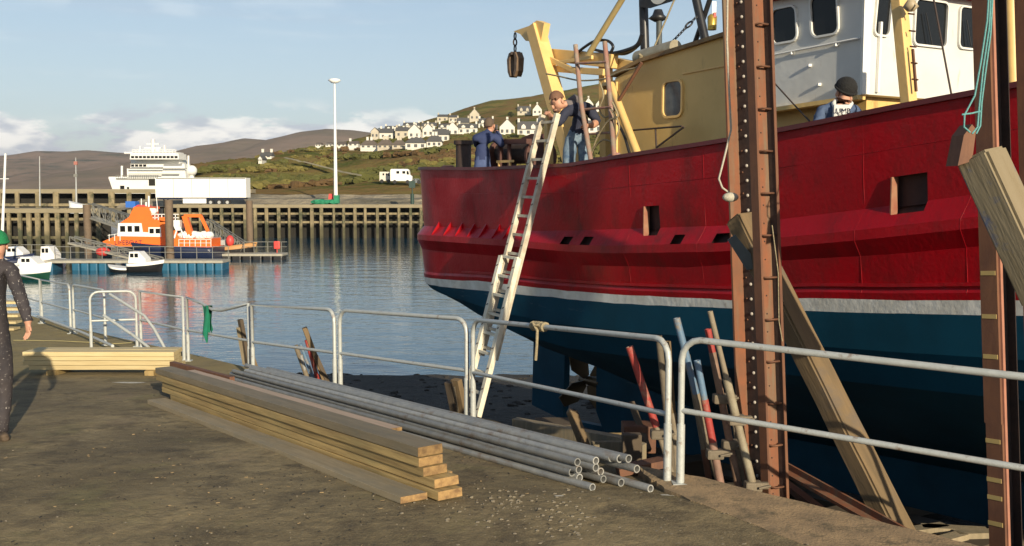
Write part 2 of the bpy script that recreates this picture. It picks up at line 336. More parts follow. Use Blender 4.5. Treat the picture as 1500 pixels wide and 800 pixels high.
# kerb along the corner and the level run to the right
kz = 4.65
mb = MB()
outer = [(1.0, 7.52), (1.13, 7.05), (1.77, 5.98), (2.6, 5.1), (6.6, 1.1)]
inner = [(0.98, 7.62), (1.42, 7.30), (2.56, 6.12), (3.35, 5.33), (7.1, 1.55)]
def resample(pl, st=.12):
    out = []
    for (x0, y0), (x1, y1) in zip(pl, pl[1:]):
        n = max(1, int(40 / (len(pl) - 1)))
        out += [(x0 + (x1 - x0) * k / n + .03 * noise.noise(Vector((x0 + (x1 - x0) * k / n * 3, y0 * 3 + k, 7))), y0 + (y1 - y0) * k / n + .02 * noise.noise(Vector((k * .8, y0, 2)))) for k in range(n)]
    return out + [pl[-1]]
outer, inner = resample(outer), resample(inner)
n_ = len(outer); kv = []
for (ox, oy), (ix, iy) in zip(outer, inner): kv += [(ox, oy, kz - 0.005), (ix, iy, kz + 0.02), (ix, iy, kz - 0.9), (ox, oy, kz - 0.3)]
mb.add(kv, [(4 * i + a, 4 * i + b, 4 * i + 4 + b, 4 * i + 4 + a) for i in range(n_ - 1) for a, b in ((0, 1), (1, 2), (3, 0))] + [(0, 1, 2, 3)])
kind(mb.build('kerb', M_kerb), 'structure')
# shore / slipway bed
M_shore = mat('shore_gravel', (0.030, 0.025, 0.018), 0.9, var=0.9, vscale=1.2, col2=(0.016, 0.014, 0.011), bump=1.0, bscale=7, bdist=0.12, stain=((0.075, 0.06, 0.04), 2.4, 0.56, 0.7))
mb = MB(); rows = []
yy = [-30, -10, 0, 4] + [5 + 0.45 * i for i in range(100)]
for Y in yy:
    x0 = edge(min(Y, 26.4)) - 0.3 - (max(0, Y - 26.4) * 0.9)
    rows.append([(x0 + (55 - x0) * (k / 90) ** 1.6, Y) for k in range(91)])
vs = []
for r_ in rows:
    for x, Y in r_: vs.append((x, Y, zslip(x, Y) + 0.16 * max(0, noise.noise(Vector((x * 1.2, Y * 1.2, 9)))) * (1 if Y > 24 else 0.3)))
mb.add(vs, [(i * 91 + k, i * 91 + k + 1, (i + 1) * 91 + k + 1, (i + 1) * 91 + k) for i in range(len(rows) - 1) for k in range(90)], 0, True)
kind(mb.build('slipway_ground', M_shore), 'structure')
# loose stones on the shore and gravel by the kerb
M_stone = mat('shore_stone', (0.034, 0.029, 0.022), 0.9, var=0.8, vscale=3, col2=(0.028, 0.024, 0.02))
mb = MB()
for _ in range(520):
    Y = random.uniform(17, 37.5); X = random.uniform(edge(min(Y, 26)) - max(0, (Y - 26) * 0.8), 9)
    r_ = random.uniform(0.03, 0.12)
    mb.ball((X, Y, zslip(X, Y) + r_ * 0.2), r_, 6, 4, 0, (1.2, 1, 0.6), 0.25)
kind(mb.build('shore_stones', M_stone), 'stuff')
M_grav = mat('pale_gravel', (0.23, 0.195, 0.135), 0.9, var=1.0, vscale=9, col2=(0.15, 0.13, 0.10))
mb = MB()
for i in range(1900):
    t = random.random()
    if i < 1400:
        px = random.triangular(560, 1260, 1040); py = 718 + max(0, px - 950) * .37 + (random.random() ** 1.6) * 95 + random.gauss(0, 7)
        if py > 820: continue
    else:
        px = random.uniform(0, 1200); py = random.uniform(560, 830)
    dz = ray(px, py); k_ = (4.66 - 6.8) / dz.z; X, Y = dz.x * k_, dz.y * k_
    if Y > 8: k_ = (zq(Y) - 6.8) / dz.z; X, Y = dz.x * k_, dz.y * k_
    if X > lerp_tab([(-8, 50), (1.1, 6.5), (5.1, 2.58), (5.98, 1.75), (7.08, 1.08), (7.35, .95), (7.6, .8), (60, -60)], Y) + (.10 * random.random() ** 2 if i < 1400 else 0): continue
    r_ = random.choice([0.003, 0.004, 0.005, 0.006, 0.008, 0.012]) * (.55 if i >= 1400 else 1.0)
    mb.ball((X, Y, zq(Y) + r_ * 0.3 + (.018 if X > lerp_tab([(1.1, 6.5), (5.1, 2.58), (5.98, 1.75), (7.08, 1.08), (7.6, .8)], Y) else 0)), r_, 5, 4, 0, (1.2, 1, 0.7), 0.25)
kind(mb.build('gravel', M_grav), 'stuff')
# wood chips, splinters and clinker dropped round the timber
M_chip = mat('wood_chip', (0.34, 0.24, 0.12), 0.9, rnd=.3, var=.8, vscale=20); M_clink = mat('dark_clinker', (0.035, 0.03, 0.024), 0.9, var=.6, vscale=30)
mb = MB()
for i in range(1100):
    if i < 500: px, py = random.gauss(430, 170), random.gauss(680, 40)
    else: px, py = random.uniform(0, 1300), random.uniform(545, 830)
    dz = ray(px, py); Y = 9.0
    for _ in range(12): Y = (zq(Y) - 6.8) / dz.z * dz.y
    X = dz.x / dz.y * Y
    if Y < 3 or Y > 16 or X > lerp_tab([(-8, 50), (1.1, 6.5), (5.1, 2.58), (5.98, 1.75), (7.08, 1.0), (7.6, .8), (16, -4.7)], Y): continue
    an = random.uniform(0, PI); c = Vector((X, Y, zq(Y) + .004)); L_ = random.uniform(.008, .035) if i % 3 else random.uniform(.004, .008); t_ = random.uniform(.002, .005)
    mb.box(c, (L_, t_ * 1.6 if i % 3 else L_ * .8, t_), (Vector((math.cos(an), math.sin(an), 0)), Vector((-math.sin(an), math.cos(an), 0)), Vector((0, 0, 1))), 0 if i % 3 == 1 and i % 2 else 1)
kind(mb.build('ground_litter', [M_chip, M_clink]), 'stuff')
# water
def mat_water():
    m = bpy.data.materials.new('harbour_water'); m.use_nodes = True; t = m.node_tree; n = t.nodes; l = t.links; b = n['Principled BSDF']
    b.inputs['Base Color'].default_value = (0.008, 0.050, 0.085, 1); b.inputs['Roughness'].default_value = 0.045; b.inputs['IOR'].default_value = 1.333
    tcn = n.new('ShaderNodeTexCoord'); prev = None
    for scl, sc, dist, stg in (((1, 1.6, 1), 0.35, 0.11, 0.50), ((1, 2.2, 1), 1.5, 0.03, 0.5), ((1, 1.4, 1), 6, 0.006, 0.5)):
        mp = n.new('ShaderNodeMapping'); mp.inputs['Scale'].default_value = scl; mp.inputs['Rotation'].default_value = (0, 0, 0.15); l.new(tcn.outputs['Object'], mp.inputs[0])
        q = n.new('ShaderNodeTexNoise'); q.inputs['Scale'].default_value = sc; q.inputs['Detail'].default_value = 3; l.new(mp.outputs[0], q.inputs['Vector'])
        bp = n.new('ShaderNodeBump'); bp.inputs['Strength'].default_value = stg; bp.inputs['Distance'].default_value = dist; l.new(q.outputs[0], bp.inputs['Height'])
        if prev: l.new(prev, bp.inputs['Normal'])
        prev = bp.outputs[0]
    l.new(prev, b.inputs['Normal']); return m
mb = MB(); mb.add([(-9000, -300, 0), (9000, -300, 0), (9000, 12000, 0), (-9000, 12000, 0)], [(0, 1, 2, 3)])
kind(mb.build('water', mat_water()), 'structure')

# ---- far hills: a ridge line at its real distance, sloping down to the water in front and away behind
def hill(name, Yr, prof, Yf, m, amp=6, nr=16, back=1.4):
    mb = MB(); xs = [prof[0][0] + (prof[-1][0] - prof[0][0]) * k / 150 for k in range(151)]
    vs = []; rows = nr * 2
    for j in range(rows + 1):
        t = j / nr
        for px in xs:
            zr = P(px, lerp_tab(prof, px), Yr).z; X = (px - 750) / FPX
            if t <= 1: Y = Yf + (Yr - Yf) * t; z = zr * (t ** 1.15)
            else: Y = Yr + (Yr - Yf) * (t - 1) * back; z = zr * (1 - (t - 1)) - 5
            nz_ = noise.noise(Vector((X * Yr / 260, Y / 260, 3))) + 0.5 * noise.noise(Vector((X * Yr / 90, Y / 90, 7)))
            k_ = amp * math.sin(min(t, 1) * PI) + (amp * 0.18 if t == 1 else 0)
            vs.append((X * Yr + 0.0, Y, z + nz_ * k_ - 0.5))
    n_ = len(xs)
    mb.add(vs, [(i * n_ + k, i * n_ + k + 1, (i + 1) * n_ + k + 1, (i + 1) * n_ + k) for i in range(rows) for k in range(n_ - 1)], 0, True)
    return kind(mb.build(name, m), 'structure')
M_moor = mat('far_moorland', (0.27, 0.185, 0.135), 1.0, var=0.8, vscale=0.004, col2=(0.15, 0.12, 0.085), spec=0.0, bump=0.6, bscale=0.02, bdist=10, stain=((0.07, 0.075, 0.05), 0.008, 0.5, 0.65))
M_moor2 = mat('near_moorland', (0.25, 0.185, 0.14), 1.0, var=0.8, vscale=0.006, col2=(0.14, 0.125, 0.09), spec=0.0, bump=0.6, bscale=0.03, bdist=8)
hill('hill_far', 4300, [(-700, 250), (-300, 236), (-60, 231), (0, 229), (30, 226), (60, 221), (100, 223), (130, 221), (160, 223), (200, 225), (260, 226), (400, 240), (600, 262), (700, 279)], 2600, M_moor, 26)
hill('hill_middle', 3000, [(160, 279), (210, 250), (262, 223), (290, 213), (330, 209), (360, 203), (392, 205), (440, 193), (480, 188), (520, 190), (560, 197), (640, 210), (800, 235), (1000, 262), (1100, 279)], 1700, M_moor2, 18)
# ---- village hillside
ROWS = [
 (168, [(235, 287), (300, 286), (700, 285), (1700, 284)]),
 (192, [(235, 290), (262, 283), (300, 279), (400, 277), (480, 273), (557, 269), (620, 268), (800, 262), (1700, 262)]),
 (235, [(235, 292), (262, 280), (290, 266), (330, 262), (400, 259), (440, 262), (520, 258), (620, 243), (700, 236), (1700, 225)]),
 (300, [(235, 294), (262, 276), (285, 252), (320, 246), (380, 243), (440, 236), (520, 234), (620, 226), (700, 215), (800, 208), (1700, 190)]),
 (380, [(235, 296), (262, 272), (285, 243), (320, 238), (380, 232), (440, 221), (520, 220), (600, 215), (680, 206), (760, 200), (900, 188), (1700, 165)]),
 (480, [(235, 298), (262, 275), (290, 247), (380, 236), (440, 220), (520, 211), (600, 204), (680, 196), (760, 186), (900, 172), (1700, 145)]),
 (620, [(235, 300), (262, 278), (320, 250), (440, 226), (520, 206), (580, 191), (640, 182), (700, 172), (800, 162), (900, 150), (1700, 120)]),
 (900, [(235, 300), (300, 282), (440, 235), (520, 208), (570, 191), (620, 180), (655, 168), (690, 156), (720, 148), (780, 141), (830, 132), (870, 124), (950, 112), (1200, 95), (1700, 90)]),
 (1300, [(235, 300), (300, 285), (440, 250), (520, 230), (620, 210), (780, 180), (950, 160), (1700, 140)]),
]
def row_py(Yv, px):
    for (Y0, p0), (Y1, p1) in zip(ROWS, ROWS[1:]):
        if Yv <= Y1:
            t = max(0, (Yv - Y0) / (Y1 - Y0)); t = t * t * (3 - 2 * t) if Y0 > 168 else t
            return lerp_tab(p0, px) * (1 - t) + lerp_tab(p1, px) * t
    return lerp_tab(ROWS[-1][1], px)
def tz(px, Y): return P(px, row_py(Y, px), Y).z
def on_hill(px, py):                                     # first depth at which the hillside reaches that height in the photo
    Y = 170.0
    while Y < 900 and row_py(Y, px) > py: Y += 2
    return P(px, row_py(Y, px), Y)
mb = MB(); yv = [168 + 4 * i for i in range(12)] + [216 + 8 * i for i in range(34)] + [488 + 14 * i for i in range(30)] + [920, 1000, 1100, 1200, 1300]
pxs = [235 + 5 * k for k in range(140)] + [940 + 40 * k for k in range(20)]
vs = []
for Y in yv:
    for px in pxs:
        q = P(px, row_py(Y, px), Y); a_ = 0.35 if Y < 195 else (1.0 + Y / 350)
        fade = 0.25 if abs(Y - 900) < 60 else 1.0
        vs.append(q + Vector((0, 0, a_ * fade * (noise.noise(q * 0.035) + 0.4 * noise.noise(q * 0.13)))))
n_ = len(pxs)
mb.add(vs, [(i * n_ + k, i * n_ + k + 1, (i + 1) * n_ + k + 1, (i + 1) * n_ + k) for i in range(len(yv) - 1) for k in range(n_ - 1)], 0, True)
M_bank = mat('rough_grass_bank', (0.20, 0.165, 0.055), 1.0, var=0.9, vscale=0.035, col2=(0.20, 0.125, 0.055), spec=0.0, bump=1.0, bscale=0.5, bdist=0.8,
             stain=((0.09, 0.105, 0.03), 0.05, 0.50, 0.62), contrast=(0.42, 0.58))
kind(mb.build('village_hillside', M_bank), 'structure')
# hillside path
M_path = mat('gravel_path', (0.33, 0.28, 0.16), 1.0, var=0.5, vscale=0.3)
mb = MB(); pts = [(416, 236), (440, 243), (470, 250), (500, 259), (535, 267)]; pv = []
for i in range(33):
    t = i / 32 * (len(pts) - 1); k_ = min(int(t), len(pts) - 2); u = t - k_
    px = pts[k_][0] * (1 - u) + pts[k_ + 1][0] * u; py = pts[k_][1] * (1 - u) + pts[k_ + 1][1] * u
    q = on_hill(px, py); pv += [q + Vector((0, -1.0, 1.0)), q + Vector((0.3, 1.4, 1.25))]
mb.add(pv, [(2 * i, 2 * i + 2, 2 * i + 3, 2 * i + 1) for i in range(32)])
kind(mb.build('hillside_path', M_path), 'structure')
mb = MB(); pv = []
for i in range(60):
    px = 440 + i * 6.5; q = on_hill(px, lerp_tab([(440, 223.5), (530, 223), (650, 221.5), (700, 209), (760, 203), (830, 200)], px)); pv += [q + Vector((0, -1.5, .9)), q + Vector((0, 1.8, 1.1))]
mb.add(pv, [(2 * i, 2 * i + 2, 2 * i + 3, 2 * i + 1) for i in range(59)]); kind(mb.build('village_road', mat('tarmac', (.14, .13, .115), .9, var=.4, vscale=.5)), 'structure')
# scrub on the bank
M_scrub = [mat('scrub_green', (0.105, 0.105, 0.036), 1.0, var=0.8, vscale=0.4, col2=(0.075, 0.075, 0.022), spec=0.1), mat('scrub_brown', (0.14, 0.088, 0.042), 1.0, var=0.8, vscale=0.4, col2=(0.07, 0.045, 0.02), spec=0.1),
           mat('scrub_olive', (0.18, 0.155, 0.05), 1.0, var=0.8, vscale=0.4, spec=0.1)]
mb = MB()
for i in range(3800):
    px = random.uniform(262, 980); Y = 196 + 330 * random.random() ** 1.4
    q = P(px, row_py(Y, px), Y); cl = noise.noise(q * 0.03)
    if cl < -0.05: continue
    if 400 < px < 545 and abs(row_py(Y, px) - (236 + (px - 416) * .26)) < 5: continue
    mi = 0 if noise.noise(q * 0.02 + Vector((9, 0, 0))) > 0.02 else (1 if noise.noise(q * 0.05) > -0.1 else 2)
    s_ = random.uniform(0.5, 1.5)
    for _ in range(3):
        c = q + Vector((random.uniform(-1, 1), random.uniform(-1, 1), random.uniform(0, 0.6))) * s_
        mb.ball(c, s_ * random.uniform(0.4, 0.8), 5, 4, mi, (1.2, 1.2, 0.8), 0.45)
kind(mb.build('hillside_scrub', M_scrub), 'stuff')
# causeway of dumped stone behind the pier
M_cause = mat('causeway_stone', (0.33, 0.28, 0.19), 1.0, var=0.9, vscale=0.25, col2=(0.13, 0.11, 0.08), bump=1, bscale=1.2, bdist=0.4, stain=((0.10, 0.09, 0.06), 0.12, 0.55, 0.65, (0.3, 1, 2)))
mb = MB(); cs = [(148.5, 4.7), (156, 4.95), (158, 5.6), (164, 5.75), (166, 6.3), (175, 6.3), (178, -1)]
vs = []; nx = 120
for Y, z in cs:
    for k in range(nx + 1):
        X = -62 + 260 * k / nx; vs.append((X, Y, z + 0.22 * noise.noise(Vector((X * 0.3, Y, z))) - (0.0 if X > -48 else (-48 - X) * 0.05)))
mb.add(vs, [(i * (nx + 1) + k, i * (nx + 1) + k + 1, (i + 1) * (nx + 1) + k + 1, (i + 1) * (nx + 1) + k) for i in range(len(cs) - 1) for k in range(nx)])
kind(mb.build('causeway', M_cause), 'structure')
# ================================================================== FAR HARBOUR
M_pile = mat('pier_timber', (0.29, 0.235, 0.135), 0.9, var=0.8, vscale=0.8, col2=(0.15, 0.12, 0.07), bump=0.5, bscale=5, grain=(2, 2, 0.5), stain=((0.06, 0.065, 0.035), 0.5, 0.48, 0.62, (1, 1, 1)))
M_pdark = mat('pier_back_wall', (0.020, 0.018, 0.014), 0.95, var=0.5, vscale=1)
M_pdeck = mat('pier_deck', (0.27, 0.23, 0.15), 0.9, var=0.6, vscale=0.5, col2=(0.19, 0.16, 0.10), bump=0.3, bscale=3)
_t = M_pile.node_tree; _b = _t.nodes['Principled BSDF']; _src = _b.inputs['Base Color'].links[0].from_socket
_g = _t.nodes.new('ShaderNodeNewGeometry'); _s = _t.nodes.new('ShaderNodeSeparateXYZ'); _t.links.new(_g.outputs['Position'], _s.inputs[0])
_n = _t.nodes.new('ShaderNodeTexNoise'); _n.inputs['Scale'].default_value = .9; _t.links.new(_g.outputs['Position'], _n.inputs['Vector'])
_a = _t.nodes.new('ShaderNodeMath'); _a.operation = 'MULTIPLY_ADD'; _t.links.new(_n.outputs[0], _a.inputs[0]); _a.inputs[1].default_value = 1.6; _t.links.new(_s.outputs[2], _a.inputs[2])
_m = _t.nodes.new('ShaderNodeMapRange'); _t.links.new(_a.outputs[0], _m.inputs[0]); _m.inputs[1].default_value = 2.3; _m.inputs[2].default_value = 3.2; _m.inputs[3].default_value = .8; _m.inputs[4].default_value = 0
_x = _t.nodes.new('ShaderNodeMixRGB'); _t.links.new(_m.outputs[0], _x.inputs[0]); _t.links.new(_src, _x.inputs[1]); _x.inputs[2].default_value = (.045, .045, .022, 1); _t.links.new(_x.outputs[0], _b.inputs['Base Color'])   # weed below the tide line
def pier(name, x0, x1, Y, ztop, step, pw, label, depth=4.0, wal=(3.5, 2.3), zb=-2.0):
    r_ = root(name, ((x0 + x1) / 2, Y, 0), label, 'pier')
    b = MB(); b.box(((x0 + x1) / 2, Y + depth / 2, ztop - 0.25), (x1 - x0, depth, 0.5)); b.box(((x0 + x1) / 2, Y - 0.14, ztop - 0.28), (x1 - x0, 0.22, 0.40)); b.build('deck', M_pdeck, r_)
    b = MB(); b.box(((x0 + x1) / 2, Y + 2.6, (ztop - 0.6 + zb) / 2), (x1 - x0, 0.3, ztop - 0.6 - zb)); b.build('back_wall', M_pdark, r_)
    for z in wal:
        b = MB(); b.box(((x0 + x1) / 2, Y + 0.36, z), (x1 - x0, 0.2, 0.30)); b.build('crossbeam', M_pile, r_)
    n_ = int((x1 - x0) / step)
    for i in range(n_ + 1):
        x = x0 + i * step + random.uniform(-0.16, 0.16); h_ = ztop - 0.5 + random.choice([0, 0, 0, 0.55]) * (1 if pw < 0.5 else 0.6)
        b = MB(); b.box((x, Y - 0.02, (h_ + zb) / 2), (pw * random.uniform(0.7, 1.2), 0.3, h_ - zb), (Vector((1, 0, random.uniform(-.022, .022))).normalized(), Vector((0, 1, 0)), Vector((0, 0, 1))))
        b.build('pile', M_pile, r_)
    return r_
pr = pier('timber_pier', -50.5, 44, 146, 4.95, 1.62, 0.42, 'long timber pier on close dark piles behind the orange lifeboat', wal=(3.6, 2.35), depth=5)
b = MB(); b.box((-3, 151.3, 4.72), (94, 5.4, 0.42)); b.build('roadway', M_pdeck, pr)
pier('timber_jetty', -75, -46.6, 113, 4.90, 1.12, 0.48, 'nearer timber jetty with pale upright piles at the far left of the harbour', wal=(3.7, 1.6), depth=6)
rb = root('berthing_wall', (-75, 168, 0), 'low slatted timber berthing wall behind the left jetty', 'wall')
b = MB(); b.box((-75, 170, 6.9), (62, 3, 0.7)); b.build('cap_beam', M_pdeck, rb)
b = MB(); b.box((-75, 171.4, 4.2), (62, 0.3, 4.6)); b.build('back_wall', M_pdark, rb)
for i in range(20):
    b = MB(); b.box((-105 + i * 3.1 + random.uniform(-.3, .3), 168.6, 4.0), (random.uniform(0.6, 1.0), 0.4, 5.6)); b.build('upright', M_pile, rb)
b = MB(); b.box((-75, 168.4, 4.6), (62, 0.3, 0.45)); b.build('crossbeam', M_pile, rb)

# monopiles that hold the pontoons
M_mono = mat('brown_guide_pile', (0.16, 0.115, 0.075), 0.8, var=0.6, vscale=1.5, col2=(0.09, 0.065, 0.045), bump=0.2, stain=((0.05, 0.045, 0.03), 0.7, 0.5, 0.7, (1, 1, 0.4)))
for px, py, Y, r_, lab in ((247, 293, 89, 0.36, 'tall brown guide pile standing in front of the orange lifeboat'), (127, 300, 108, 0.40, 'dark guide pile at the end of the left jetty beside the gangway'), (365, 294, 103, 0.34, 'brown guide pile to the right of the lifeboat stern, by the far gangway')):
    q = P(px, py, Y); single(MB().tube([(q.x, Y, -2), (q.x, Y, q.z)], r_, 14), 'guide_pile', M_mono, lab, 'pile', 'guide piles of the pontoons')

# ---- small hull
def hull_mb(x0, y0, z0, Lh, B, H, d=1, sheer=0.3, rake=0.1, bands=((0, 0),), stern=0.85, nst=16):
    """stations along x from x0 (stern) towards the bow in direction d; bands: (relative height, material)"""
    lv = [(0.0, 0.02), (0.12, 0.55), (0.3, 0.82), (0.5, 0.92), (0.75, 0.98), (1.0, 1.0)]
    mb = MB(); vs = []
    for i in range(nst + 1):
        t = i / nst; hb = B / 2 * (stern + (1 - stern) * min(1, t / 0.3)) * (1 - max(0, (t - 0.5) / 0.5) ** 2.3)
        for sgn in (-1, 1):
            for h_, f_ in lv:
                zz = z0 + h_ * (H + sheer * t * t); xx = x0 + d * (Lh * t + rake * Lh * h_ * max(0, t - 0.5) * 2)
                vs.append((xx, y0 + sgn * hb * (f_ if t < 0.5 else f_ ** (1 + 2 * (t - 0.5))), zz))
    K = len(lv); S = 2 * K
    for i in range(nst):
        for sgn in (0, 1):
            for k in range(K - 1):
                a = i * S + sgn * K + k; mid = (lv[k][0] + lv[k + 1][0]) / 2; mi = 0
                for hh, mm in bands:
                    if mid >= hh: mi = mm
                mb.f.append([a, a + S, a + S + 1, a + 1]); mb.m.append(mi); mb.sm.append(True)
        a = i * S + K - 1; mb.f.append([a, a + S, a + S + K, a + K]); mb.m.append(bands[-1][1]); mb.sm.append(False)
        a = i * S; mb.f.append([a, a + S, a + S + K, a + K]); mb.m.append(0); mb.sm.append(False)
    mb.f.append([K - 1 - k for k in range(K)] + [K + k for k in range(K)]); mb.m.append(0); mb.sm.append(False)
    mb.v = [Vector(v) for v in vs]
    return mb
def house_block(mb, px0, px1, py0, py1, Y, dY, mi=0, slope=0.0):
    """a block standing at depth Y..Y+dY whose camera face spans those photo pixels"""
    a, b_ = P(px0, py1, Y), P(px1, py0, Y)
    w_ = b_.x - a.x
    vs = [(a.x, Y, a.z), (b_.x, Y, a.z), (b_.x, Y + dY, a.z), (a.x, Y + dY, a.z), (a.x + slope * w_, Y + abs(slope) * 0.5, b_.z), (b_.x - max(0, slope) * w_ * 0.5, Y + abs(slope) * 0.5, b_.z), (b_.x - max(0, slope) * w_ * 0.5, Y + dY, b_.z), (a.x + slope * w_, Y + dY, b_.z)]
    return mb.add(vs, [(3, 2, 1, 0), (4, 5, 6, 7), (0, 1, 5, 4), (1, 2, 6, 5), (2, 3, 7, 6), (3, 0, 4, 7)], mi)
def panes(parent, name, m, px0, px1, py0, py1, n_, Y, gap=0.35, th=0.06):
    wpx = (px1 - px0) / (n_ + (n_ - 1) * gap)
    for i in range(n_):
        b = MB(); xa = px0 + i * wpx * (1 + gap); house_block(b, xa, xa + wpx, py0, py1, Y - th, th + 0.02); b.build(name, m, parent)
M_shipw = mat('ship_white', (0.78, 0.78, 0.75), 0.5, var=0.25, vscale=0.6, col2=(0.66, 0.65, 0.60))
M_navy = mat('navy_hull', (0.012, 0.020, 0.055), 0.4, var=0.4, vscale=1)
M_lb = mat('lifeboat_orange', (0.80, 0.155, 0.02), 0.4, var=0.3, vscale=1.5, col2=(0.68, 0.12, 0.02))
M_lgrey = mat('light_grey_metal', (0.42, 0.43, 0.42), 0.5, metal=0.2, var=0.4, vscale=4)
M_redp = mat('signal_red', (0.62, 0.06, 0.05), 0.5, var=0.4, vscale=3)
M_gang = mat('dull_grey_steel', (0.20, 0.20, 0.18), .6, var=.5, vscale=3)
# ferry
M_ferry = mat('ferry_white', (0.72, 0.72, 0.69), .5, var=.35, vscale=.5, col2=(.60, .59, .55), stain=((.42, .34, .26), .6, .68, .8, (1, 1, .3)))
YF = 212
fr = root('ferry', P(228, 300, YF), 'white car ferry with a wide bridge, berthed behind the white trailer', 'ferry')
b = MB(); house_block(b, 160, 300, 284, 302, YF - 1, 30); b.build('hull', M_navy, fr)
b = MB(); house_block(b, 167, 236, 262, 284.2, YF - 1.2, 8, 0, -0.10); b.box(P(200, 261, YF + 3), (10, 5, 0.5)); b.build('bulwark', M_ferry, fr)
b = MB(); house_block(b, 187, 272, 247, 285, YF, 6); house_block(b, 191, 264, 233, 247, YF + 1, 5, 0, 0.02); house_block(b, 236, 272, 240, 262, YF - 0.6, 4, 0, 0.12); b.build('superstructure', M_ferry, fr)
b = MB(); house_block(b, 190, 262, 225, 233.5, YF - 1.4, 5, 0, 0.015); b.box(P(226, 224.6, YF + 3), (11.0, 5, 0.35)); br_ = b.build('bridge', M_ferry, fr)
panes(br_, 'window', M_glass, 192, 260, 228.5, 231.8, 12, YF - 1.4)
panes(fr, 'window', M_glass, 176, 182, 272, 277, 1, YF - 1.2); panes(fr, 'window', M_glass, 186, 189, 274, 278, 1, YF - 1.25)
house_block(MB(), 218, 227, 262, 272, YF - 1.3, 1).build('doorway', M_pdark, fr)
for px, y0, y1, r_ in ((224, 204, 225, 0.42), (205, 214, 225, 0.22), (241, 213, 225, 0.24), (178.5, 243, 266, 0.26), (276, 228, 262, 0.24), (232, 218, 225, 0.18)):
    b = MB(); b.tube([P(px, y1, YF + 2), P(px, y0, YF + 2)], r_, 6)
    if px == 224:
        b.box(P(224, 211, YF + 2), (2.6, 0.3, 0.25)); b.box(P(224, 217, YF + 2), (3.6, 0.5, 0.3))
    b.build('mast', M_ferry, fr)
b = MB(); b.ball(P(281, 250, YF + 2), 1.15, 10, 7); b.tube([P(281, 262, YF + 2), P(281, 252, YF + 2)], 0.5, 8); b.build('radar_dome', M_ferry, fr); MB().ball(P(231, 220, YF + 2), 0.6).build('radar_dome', M_ferry, fr)
b = MB()
for py in (219.5, 222): b.beam(P(194, py, YF), P(258, py, YF), 0.1, 0.1)
for k in range(14): b.beam(P(194 + k * 4.9, 225, YF), P(194 + k * 4.9, 219, YF), 0.1, 0.1)
b.build('railing', M_ferry, fr)
for py_, x0_, x1_ in ((247, 188, 273), (262, 170, 235), (255, 188, 262), (240, 192, 266)):
    b = MB(); house_block(b, x0_, x1_, py_ - .5, py_ + .5, YF - 1.5, .4); b.build('deck_edge', M_gang, fr)
b = MB()
for k in range(20): b.beam(P(170 + k * 3.2, 262, YF - 1.3), P(170 + k * 3.2, 256.5, YF - 1.3), .08, .08)
b.beam(P(170, 257, YF - 1.3), P(232, 257, YF - 1.3), .08, .08); b.build('railing', M_gang, fr)
panes(fr, 'window', M_glass, 192, 214, 241, 244, 4, YF + .9); panes(fr, 'window', M_glass, 240, 262, 250, 253, 4, YF - .1)
# trailer on the pier
YT = 149
tr = root('lorry_trailer', P(294, 302, YT), 'plain white box trailer parked on the pier in front of the ferry', 'trailer')
b = MB(); house_block(b, 228, 360, 260.5, 289.5, YT, 2.5); b.build('box_body', M_shipw, tr)
b = MB(); house_block(b, 232, 358, 289.5, 292, YT + 0.3, 1.9); b.build('chassis', M_navy, tr)
b = MB(); house_block(b, 268, 302, 291, 298, YT + 0.05, 0.06); b.build('side_guard', M_shipw, tr)
for px in (254, 281, 307, 334):
    MB().box(P(px, 275, YT - .01), (.05, .03, 2.8)).build('panel_seam', M_gang, tr)
MB().box(P(294, 261.5, YT - .02), (13.3, .05, .12)).build('top_rail', M_gang, tr)
for px in (308.5, 321, 333):
    for dy in (0.15, 2.2):
        c = P(px, 296.5, YT + dy); b = MB(); b.tube([c, c + Vector((0, 0.3, 0))], 0.50, 16); w_ = b.build('wheel', M_black, tr)
        b = MB(); b.tube([c + Vector((0, -0.04, 0)), c + Vector((0, 0.02, 0))], 0.24, 12); b.build('hub', M_lgrey, w_)
for px in (240, 246): b = MB(); b.box(P(px, 297, YT + 0.5), (0.16, 0.16, 1.1)); b.build('landing_leg', M_black, tr)
# blue container scrap by the gangway
single(house_block(MB(), 184, 198, 295, 304, 146.4, 1.6), 'skip', mat('skip_blue', (0.03, 0.14, 0.5), 0.5, var=0.3), 'small bright blue skip at the pier edge left of the lifeboat bridge', 'skip')
# lamp mast
YM = 149
lm = root('lamp_mast', P(491, 291, YM), 'tall slender floodlight mast standing on the timber pier', 'lamp post')
b = MB(); b.tube([P(492, 292, YM), P(490, 121, YM)], [0.30, 0.13], 10); b.build('pole', M_shipw, lm)
c = P(490, 119, YM); b = MB(); b.tube([c + Vector((0, 0, -0.25)), c + Vector((0, 0, 0.1)), c + Vector((0, 0, 0.3))], [0.5, 0.95, 0.75], 14); b.build('lamp_head', M_shipw, lm)
M_net = mat('green_net', (0.02, 0.23, 0.12), 0.8, var=0.7, vscale=3, bump=0.5)
b = MB()
for i in range(26):
    q = P(random.uniform(459, 494), 297.5, YM - 0.5); b.ball(q + Vector((0, random.uniform(-0.5, 1), 0.15)), random.uniform(0.35, 0.6), 7, 5, 0, (1.3, 1, 0.7), 0.2)
house_block(b, 489, 496, 286, 298, YM - 1.0, 1)
single(b, 'net_heap', M_net, 'heap of green fishing net at the foot of the floodlight mast', 'fishing net')
single(house_block(MB(), 481, 487.5, 284, 292, YM + 1.2, 0.6, 0, 0.1), 'fuel_pump', M_redp, 'small red cabinet beside the green nets on the pier', 'cabinet')
